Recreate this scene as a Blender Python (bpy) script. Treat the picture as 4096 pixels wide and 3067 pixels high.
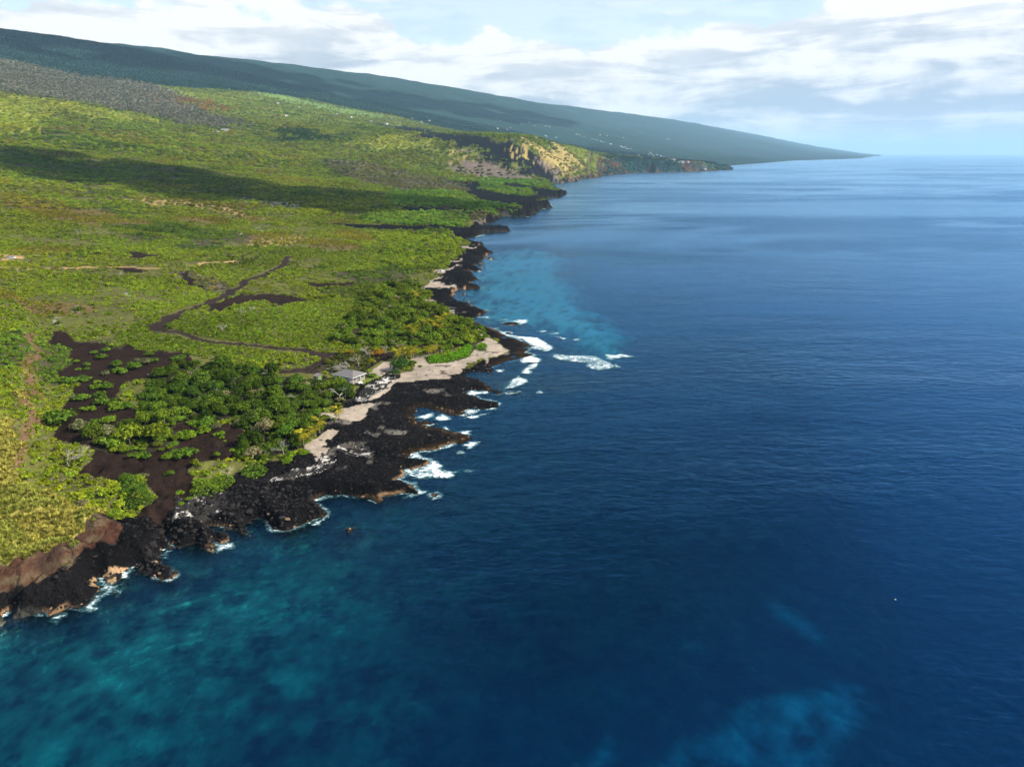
import bpy, bmesh, math, random
import numpy as np
from mathutils import Vector, Matrix, Euler
random.seed(4)
RNG = np.random.default_rng(4)
scene = bpy.context.scene
for _o in list(bpy.data.objects): bpy.data.objects.remove(_o)
# ---------------------------------------------------------------- camera: a drone 100 m above the sea
cam_data = bpy.data.cameras.new('camera'); cam = bpy.data.objects.new('camera', cam_data)
scene.collection.objects.link(cam); scene.camera = cam
cam_data.sensor_width = 36; cam_data.lens = 24.3256; cam_data.clip_start = 1; cam_data.clip_end = 200000
CAM_Z = 100.0
cam.location = (0, 0, CAM_Z); cam.rotation_euler = (math.radians(90 - 18.368), 0, 0)
# ---------------------------------------------------------------- light: mid-afternoon sun over the sea on the right
SUN_AZ, SUN_EL = math.radians(101), math.radians(37)
SUN_DIR = Vector((math.cos(SUN_EL) * math.sin(SUN_AZ), math.cos(SUN_EL) * math.cos(SUN_AZ), math.sin(SUN_EL)))
sun_data = bpy.data.lights.new('sun', 'SUN'); sun = bpy.data.objects.new('sun', sun_data); scene.collection.objects.link(sun)
sun_data.energy = 4.8; sun_data.angle = math.radians(0.53); sun_data.color = (1.0, 0.92, 0.80)
sun.location = (900, -300, 1500); sun.rotation_euler = SUN_DIR.to_track_quat('Z', 'Y').to_euler()
class G:
    """short node-tree writer"""
    def __init__(s, nt): s.nt = nt
    def new(s, t, **k):
        n = s.nt.nodes.new(t)
        for a, b in k.items(): setattr(n, a, b)
        return n
    def put(s, sock, v):
        if hasattr(v, 'is_output'): s.nt.links.new(v, sock)
        elif isinstance(v, bpy.types.Node): s.nt.links.new(v.outputs[0], sock)
        else:
            if isinstance(v, tuple) and len(v) == 3 and len(getattr(sock, 'default_value', (0,) * 3)) == 4: v = v + (1,)
            sock.default_value = v
    def math(s, op, a, b=0.0, c=None, clamp=False):
        n = s.new('ShaderNodeMath', operation=op, use_clamp=clamp); s.put(n.inputs[0], a); s.put(n.inputs[1], b)
        if c is not None: s.put(n.inputs[2], c)
        return n.outputs[0]
    def ramp(s, x, a, b):
        n = s.new('ShaderNodeMapRange', interpolation_type='SMOOTHSTEP'); s.put(n.inputs[0], x)
        n.inputs[1].default_value = a; n.inputs[2].default_value = b
        return n.outputs[0]
    def mix(s, f, a, b, mode='MIX'):
        n = s.new('ShaderNodeMix', data_type='RGBA', blend_type=mode); s.put(n.inputs[0], f); s.put(n.inputs[6], a); s.put(n.inputs[7], b)
        return n.outputs[2]
    def noise(s, v, scale, detail=4, rough=0.55, dist=0.0):
        n = s.new('ShaderNodeTexNoise'); s.put(n.inputs['Vector'], v); n.inputs['Scale'].default_value = scale
        n.inputs['Detail'].default_value = detail; n.inputs['Roughness'].default_value = rough; n.inputs['Distortion'].default_value = dist
        return n.outputs[0]
    def mapping(s, v, scale=(1, 1, 1), rot=(0, 0, 0), loc=(0, 0, 0)):
        n = s.new('ShaderNodeMapping'); s.put(n.inputs[0], v)
        n.inputs['Scale'].default_value = scale; n.inputs['Rotation'].default_value = rot; n.inputs['Location'].default_value = loc
        return n.outputs[0]
    def attr(s, name, kind='GEOMETRY'):
        n = s.new('ShaderNodeAttribute', attribute_name=name, attribute_type=kind); return n
# ---------------------------------------------------------------- sky: pale blue above a bank of trade-wind cloud
world = bpy.data.worlds.new('World'); scene.world = world; world.use_nodes = True
world.node_tree.nodes.clear(); g = G(world.node_tree)
sky = g.new('ShaderNodeTexSky', sky_type='NISHITA', sun_disc=False, sun_elevation=SUN_EL, sun_rotation=SUN_AZ)
sky.air_density = 1.0; sky.dust_density = 1.2; sky.ozone_density = 1.0; sky.altitude = 100
tc = g.new('ShaderNodeTexCoord'); vec = tc.outputs['Generated']
sep = g.new('ShaderNodeSeparateXYZ'); g.put(sep.inputs[0], vec)
z = sep.outputs[2]
bil = g.noise(g.mapping(vec, (1, 1, 1.5)), 11, 9, 0.56)
low = g.noise(g.mapping(vec, (1, 1, 0.35), loc=(3.1, 0.4, 0)), 2.3, 3, 0.5)
edge = g.math('ADD', g.math('MULTIPLY', g.math('SUBTRACT', low, 0.5), 0.17), g.math('MULTIPLY', g.math('SUBTRACT', bil, 0.5), 0.13))
edge = g.math('ADD', edge, 0.168)                                   # sine of the height of the cloud tops
mask = g.ramp(g.math('SUBTRACT', edge, z), -0.004, 0.014)
wisp = g.noise(g.mapping(vec, (1.4, 1.4, 9), loc=(1.7, 2.2, 0.3)), 3.2, 6, 0.6)
bands = g.noise(g.mapping(vec, (1.0, 1.0, 6.5), loc=(0.3, 1.9, 0.55)), 5.5, 7, 0.58, 0.4)
body = g.math('ADD', g.math('MULTIPLY', bands, 0.6), g.math('MULTIPLY', bil, 0.4))
rim = g.ramp(g.math('SUBTRACT', edge, z), 0.085, 0.0)                  # sunlit tops
body = g.math('ADD', g.ramp(body, 0.42, 0.58), g.math('MULTIPLY', rim, 0.55), clamp=True)
cloud_col = g.mix(body, (0.46, 0.54, 0.64), (0.95, 0.95, 0.94))
hz = g.ramp(z, 0.05, -0.002)
cloud_col = g.mix(g.math('MULTIPLY', hz, 0.5), cloud_col, (0.92, 0.93, 0.95))
thin = g.math('MULTIPLY', g.ramp(wisp, 0.56, 0.76), 0.45)
cov = g.math('MAXIMUM', mask, g.math('ADD', thin, 0.36))
bg_sky = g.new('ShaderNodeBackground'); g.put(bg_sky.inputs[0], sky); bg_sky.inputs[1].default_value = 0.15
bg_cl = g.new('ShaderNodeBackground'); g.put(bg_cl.inputs[0], cloud_col); bg_cl.inputs[1].default_value = 0.74
mx = g.new('ShaderNodeMixShader'); g.put(mx.inputs[0], cov); g.put(mx.inputs[1], bg_sky); g.put(mx.inputs[2], bg_cl)
wo = g.new('ShaderNodeOutputWorld'); g.put(wo.inputs[0], mx)
# ---------------------------------------------------------------- exposure and render settings
vs = scene.view_settings; scene.display_settings.display_device = 'sRGB'
vs.view_transform = 'Standard'; vs.look = 'None'; vs.exposure = 0.65; vs.gamma = 1.0; vs.use_curve_mapping = False
cy = scene.cycles
cy.use_denoising = True
try: cy.denoiser = 'OPENIMAGEDENOISE'; cy.denoising_input_passes = 'RGB_ALBEDO_NORMAL'
except Exception: pass
cy.max_bounces = 5; cy.diffuse_bounces = 2; cy.glossy_bounces = 2; cy.transmission_bounces = 2; cy.volume_bounces = 1; cy.transparent_max_bounces = 12
cy.sample_clamp_indirect = 4; cy.caustics_reflective = False; cy.caustics_refractive = False
scene.render.film_transparent = False
C = scene.collection
# ---------------------------------------------------------------- survey of the place (metres, x east of the viewpoint, y ahead)
COAST = [(-142.3, 117.8),(-128.4, 129.8),(-116.0, 132.0),(-115.5, 132.5),(-115.7, 134.8),(-114.1, 134.3),(-111.8, 133.0),(-110.5, 133.9),(-109.0, 133.5),(-107.9, 134.4),(-105.5, 132.3),(-104.1, 133.3),(-103.4, 134.8),(-102.7, 135.8),(-100.7, 135.3),(-99.6, 136.6),(-98.9, 138.7),(-99.5, 141.2),(-98.7, 142.4),(-99.6, 144.1),(-101.0, 145.0),(-102.2, 147.5),(-100.9, 147.1),(-99.6, 145.6),(-97.4, 145.2),(-96.3, 147.1),(-97.8, 149.4),(-97.3, 151.0),(-96.3, 152.6),(-94.8, 150.6),(-92.7, 150.0),(-91.0, 149.4),(-89.1, 148.2),(-86.4, 147.3),(-84.6, 147.3),(-83.7, 149.0),(-86.5, 151.8),(-89.2, 153.2),(-91.1, 154.3),(-90.5, 155.3),(-92.1, 156.8),(-92.5, 158.5),(-92.8, 160.7),(-93.7, 161.6),(-91.9, 160.9),(-91.9, 162.9),(-93.7, 165.7),(-97.5, 170.0),(-96.0, 169.0),(-92.3, 164.3),(-90.7, 163.4),(-89.0, 162.0),(-87.2, 162.3),(-87.0, 162.6),(-85.5, 163.7),(-84.3, 161.9),(-82.9, 161.0),(-80.7, 160.3),(-79.4, 158.8),(-78.2, 158.8),(-78.2, 160.3),(-79.6, 163.5),(-80.8, 164.6),(-78.8, 163.3),(-77.3, 163.9),(-76.5, 165.3),(-77.8, 167.7),(-79.4, 168.6),(-81.9, 169.1),(-83.6, 170.8),(-85.9, 172.8),(-84.2, 172.4),(-82.7, 172.5),(-80.7, 172.1),(-78.8, 171.6),(-77.9, 170.6),(-75.3, 168.4),(-73.8, 167.8),(-72.6, 168.6),(-72.9, 170.1),(-74.4, 171.1),(-75.7, 173.6),(-74.9, 175.6),(-73.6, 177.1),(-71.2, 176.1),(-69.8, 175.1),(-68.8, 172.5),(-67.3, 170.8),(-64.6, 170.1),(-61.9, 170.6),(-60.7, 171.6),(-58.7, 172.5),(-58.1, 174.1),(-56.3, 176.1),(-53.9, 177.7),(-53.4, 179.8),(-55.1, 182.5),(-58.1, 184.7),(-62.3, 185.2),(-65.5, 185.8),(-62.7, 186.5),(-59.5, 188.7),(-58.7, 189.9),(-57.2, 191.9),(-55.6, 191.0),(-52.9, 191.2),(-55.9, 191.2),(-53.5, 191.5),(-50.0, 190.9),(-46.6, 189.5),(-44.1, 189.2),(-41.7, 186.9),(-40.2, 186.3),(-39.0, 188.0),(-39.3, 190.3),(-36.4, 191.2),(-33.8, 192.7),(-31.1, 193.3),(-30.1, 192.1),(-29.3, 192.7),(-30.7, 195.5),(-32.1, 198.6),(-34.3, 200.2),(-36.7, 200.5),(-37.6, 201.5),(-35.8, 204.1),(-35.4, 205.4),(-36.4, 208.8),(-36.0, 211.6),(-33.3, 209.5),(-30.8, 211.3),(-28.3, 214.5),(-28.7, 216.7),(-31.3, 217.8),(-34.5, 218.2),(-36.1, 218.5),(-35.0, 221.9),(-32.1, 224.3),(-28.4, 225.4),(-25.4, 227.0),(-23.3, 229.0),(-20.5, 230.7),(-17.9, 231.1),(-15.5, 234.8),(-13.4, 236.1),(-15.0, 239.2),(-17.9, 241.8),(-20.8, 243.1),(-24.0, 244.5),(-26.3, 247.3),(-30.2, 248.2),(-34.6, 250.1),(-36.5, 251.0),(-38.4, 256.8),(-40.3, 262.9),(-41.2, 268.2),(-39.8, 270.3),(-36.8, 270.9),(-33.1, 268.2),(-30.2, 265.5),(-27.0, 262.9),(-23.2, 260.9),(-19.5, 260.9),(-18.7, 265.0),(-15.9, 267.7),(-12.2, 268.2),(-9.9, 267.1),(-7.0, 270.3),(-6.7, 274.8),(-10.2, 277.0),(-14.2, 281.0),(-16.3, 284.0),(-20.0, 285.8),(-19.8, 289.8),(-17.9, 291.0),(-14.3, 291.0),(-9.8, 289.8),(-6.5, 285.5),(-4.2, 287.3),(-5.0, 291.0),(-8.3, 292.9),(-11.8, 299.9),(-16.3, 308.0),(-21.6, 311.4),(-22.7, 315.0),(-20.3, 317.8),(-15.5, 319.3),(-11.1, 317.8),(-8.5, 319.3),(-9.1, 323.7),(-11.4, 326.8),(-9.2, 329.9),(-5.7, 333.0),(-3.0, 336.2),(2.6, 340.3),(4.9, 342.7),(9.2, 344.4),(12.6, 347.8),(11.2, 351.3),(7.0, 353.0),(9.0, 359.3),(11.2, 364.8),(9.8, 369.5),(3.9, 379.3),(-2.3, 387.5),(-6.1, 392.8),(-7.7, 398.2),(-10.0, 404.9),(-14.1, 411.8),(-17.6, 416.5),(-24.8, 426.2),(-25.8, 433.8),(-22.4, 436.4),(-21.4, 439.5),(-18.2, 445.8),(-15.9, 455.1),(-14.6, 458.3),(-20.6, 459.4),(-21.7, 462.6),(-26.0, 467.0),(-30.3, 468.1),(-27.7, 472.6),(-32.7, 477.2),(-37.7, 479.5),(-40.6, 480.7),(-39.0, 491.4),(-42.3, 495.1),(-41.0, 510.3),(-44.6, 518.2),(-41.3, 529.2),(-35.3, 533.4),(-26.4, 534.9),(-24.0, 540.0),(-29.6, 545.0),(-32.6, 551.0),(-32.2, 564.9),(-31.5, 571.3),(-26.1, 577.8),(-28.9, 587.9),(-33.2, 593.1),(-32.6, 605.4),(-39.2, 615.7),(-27.9, 619.4),(-25.2, 629.8),(-32.6, 640.4),(-35.0, 651.9),(-24.0, 665.8),(-28.6, 682.2),(-29.8, 696.1),(-24.7, 705.6),(-26.9, 730.5),(-20.8, 741.0),(-25.9, 762.8),(-30.2, 780.0),(-36.8, 791.8),(-32.5, 800.9),(-39.2, 810.3),(-45.5, 826.3),(-54.4, 839.6),(-62.2, 846.4),(-60.5, 871.0),(-50.5, 887.2),(-36.7, 908.6),(-41.1, 928.7),(-33.2, 934.4),(-22.5, 936.9),(-8.1, 949.6),(-1.7, 958.2),(-5.6, 983.1),(-18.8, 985.0),(-37.7, 980.4),(-43.1, 998.9),(-44.1, 1017.1),(-38.7, 1057.6),(-26.2, 1090.1),(-23.8, 1124.7),(-16.3, 1130.6),(-26.8, 1161.3),(-20.5, 1187.1),(-3.5, 1193.8),(13.6, 1187.1),(29.5, 1187.1),(42.2, 1228.0),(33.2, 1242.2),(41.0, 1264.1),(53.7, 1279.2),(34.9, 1307.2),(50.9, 1334.8),(66.5, 1368.7),(78.8, 1377.4),(81.0, 1441.8),(76.8, 1523),(63.9, 1602),(52.8, 1638),(78.9, 1663),(107.4, 1689),(143.6, 1894),(127.4, 1921),(119.0, 2028),(128.4, 2156),(123.1, 2416),(121.7, 2482),(149.5, 2557),(190.3, 2587),(229.9, 2678),(300.1, 3006),(343.6, 3133),(376.0, 3146),(425.7, 3504),(509.2, 3588),(598.5, 3771),(686.1, 3972),(762.2, 4082),(806.4, 4015),(877.0, 4082),(1019.6, 4197),(1170.4, 4319),(1309.7, 4529),(1453.9, 4730),(1526, 5156),(1688, 5935),(1856, 6338),(2104, 6737),(2471, 7451),(4237, 10905),(5821, 13063),(7456, 15518),(12322, 24845),(20720, 39759),(33939, 62115)]
ISLETS = [[(-39.3, 512.4),(-36.8, 516.1),(-33.7, 512.4),(-36.3, 508.7)], [(-36.9, 498.8),(-35.5, 501.0),(-33.9, 499.0),(-35.3, 497.0)], [(-33.5, 485.8),(-32.0, 488.0),(-29.9, 485.8),(-31.7, 483.7)], [(-23.1, 698.4),(-20.9, 705.6),(-18.0, 698.4),(-20.6, 693.2)], [(-39.0, 484.2),(-37.3, 487.3),(-35.1, 484.2),(-37.3, 481.6)], [(-33.1, 645.7),(-28.5, 649.4),(-23.4, 646.9),(-28.2, 642.1)], [(-96.5, 142.6),(-96.2, 143.5),(-94.7, 143.2),(-94.9, 141.9)], [(-36.9, 251.0),(-36.5, 253.9),(-33.7, 254.4),(-29.8, 250.5),(-32.8, 249.5),(-35.4, 250.1)], [(-7.0, 416.5),(-3.7, 425.0),(3.1, 422.5),(6.5, 418.9),(3.6, 412.9),(-2.5, 412.2)], [(-3.9, 392.8),(-2.4, 397.8),(-0.2, 395.6),(-1.8, 391.7)], [(-2.6, 288.5),(3.0, 290.3),(2.6, 288.8),(-1.8, 287.3)], [(343.6, 3133),(398.0, 3588),(434.0, 3771),(425.3, 3554),(376.7, 3133)], [(-25.3, 192.1),(-24.0, 192.7),(-22.6, 191.5),(-24.0, 190.3)], [(-18.6, 223.5),(-18.1, 224.3),(-17.0, 223.5),(-17.9, 222.7)], [(-46.9, 171.1),(-45.6, 172.1),(-44.7, 170.6),(-45.5, 169.6)]]
MACRO = [(-142.3, 117.8),(-113.3, 140.8),(-85.6, 166.9),(-59.0, 196.9),(-45.6, 263.5),(-25.0, 334.6),(-29.5, 450.3),(-47.1, 626.9),(-36.2, 1043.1),(43.2, 1718),(220.4, 2517),(909.9, 4037),(1737, 5710),(4330, 11141),(7554, 15725),(30499, 55837)]
SHORE = [(-116.3, 132.4, 5, 9),(-103.1, 143.9, 5, 7),(-90.7, 163.1, 4.5, 3.5),(-74.3, 173.7, 4.0, 3),(-58.6, 180.9, 3.8, 3),(-42.9, 195.2, 2.2, 4),(-33.9, 215.5, 2.0, 5),(-23.6, 244.8, 1.3, 8),(-15.5, 272.4, 1.2, 9),(-11.7, 313.8, 1.4, 14),(-6.4, 358.0, 1.8, 20),(-14.8, 408.6, 1.5, 10),(-25.3, 466.0, 2.2, 6),(-36.5, 599.7, 3.0, 6),(-40.5, 763.9, 4, 7),(-16.6, 972.6, 6, 8),(0.9, 1218.5, 14, 10),(75.0, 1623, 11, 10),(131.8, 2079, 11, 12),(287.1, 2936, 150, 270),(514.3, 3439, 120, 240),(758.1, 3832, 55, 140),(1561, 5311, 18, 40),(4760, 12017, 30, 80),(14571, 29232, 20, 100)]
REEFS = [[(-22.7, 315.0),(-11.1, 317.8),(-5.7, 334.6),(3.5, 342.7),(13.7, 341.1),(12.0, 329.9),(6.4, 320.8),(1.5, 309.3),(-2.6, 296.0),(-3.4, 288.5),(-9.8, 289.8),(-15.5, 291.0),(-19.5, 291.0),(-28.7, 303.9)], [(-25.3, 436.4),(-13.8, 439.0),(-7.1, 423.8),(7.7, 421.3),(9.7, 409.4),(0.8, 396.0),(-6.7, 400.4),(-14.1, 411.8),(-19.9, 418.9)], [(-42.2, 271.4),(-36.5, 271.4),(-27.0, 262.9),(-19.4, 265.0),(-18.2, 257.8),(-27.5, 256.8),(-30.5, 251.0),(-36.7, 252.0)], [(-36.1, 218.5),(-32.1, 224.3),(-22.8, 223.5),(-17.9, 213.1),(-18.1, 203.4),(-31.3, 203.4),(-36.2, 208.8)], [(-33.8, 222.7),(-30.3, 233.2),(-23.6, 233.2),(-16.4, 228.2),(-23.0, 225.8),(-30.7, 222.7)]]
PLATEAU = [(-569.4, 533.7),(-293.3, 400.8),(-252.3, 353.8),(-222.1, 310.0),(-203.6, 279.3),(-183.4, 248.0),(-166.7, 222.4),(-160.9, 211.3),(-150.5, 191.8),(-143.2, 180.0),(-127.8, 170.0),(-115.0, 162.3),(-108.6, 160.3),(-103.8, 158.6),(-105.6, 156.4),(-107.4, 152.4),(-108.8, 149.6),(-109.6, 147.9),(-109.4, 142.0),(-111.3, 138.8),(-113.1, 136.5),(-115.6, 135.1),(-121.9, 121.9),(-139.2, 108.2)]
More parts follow.
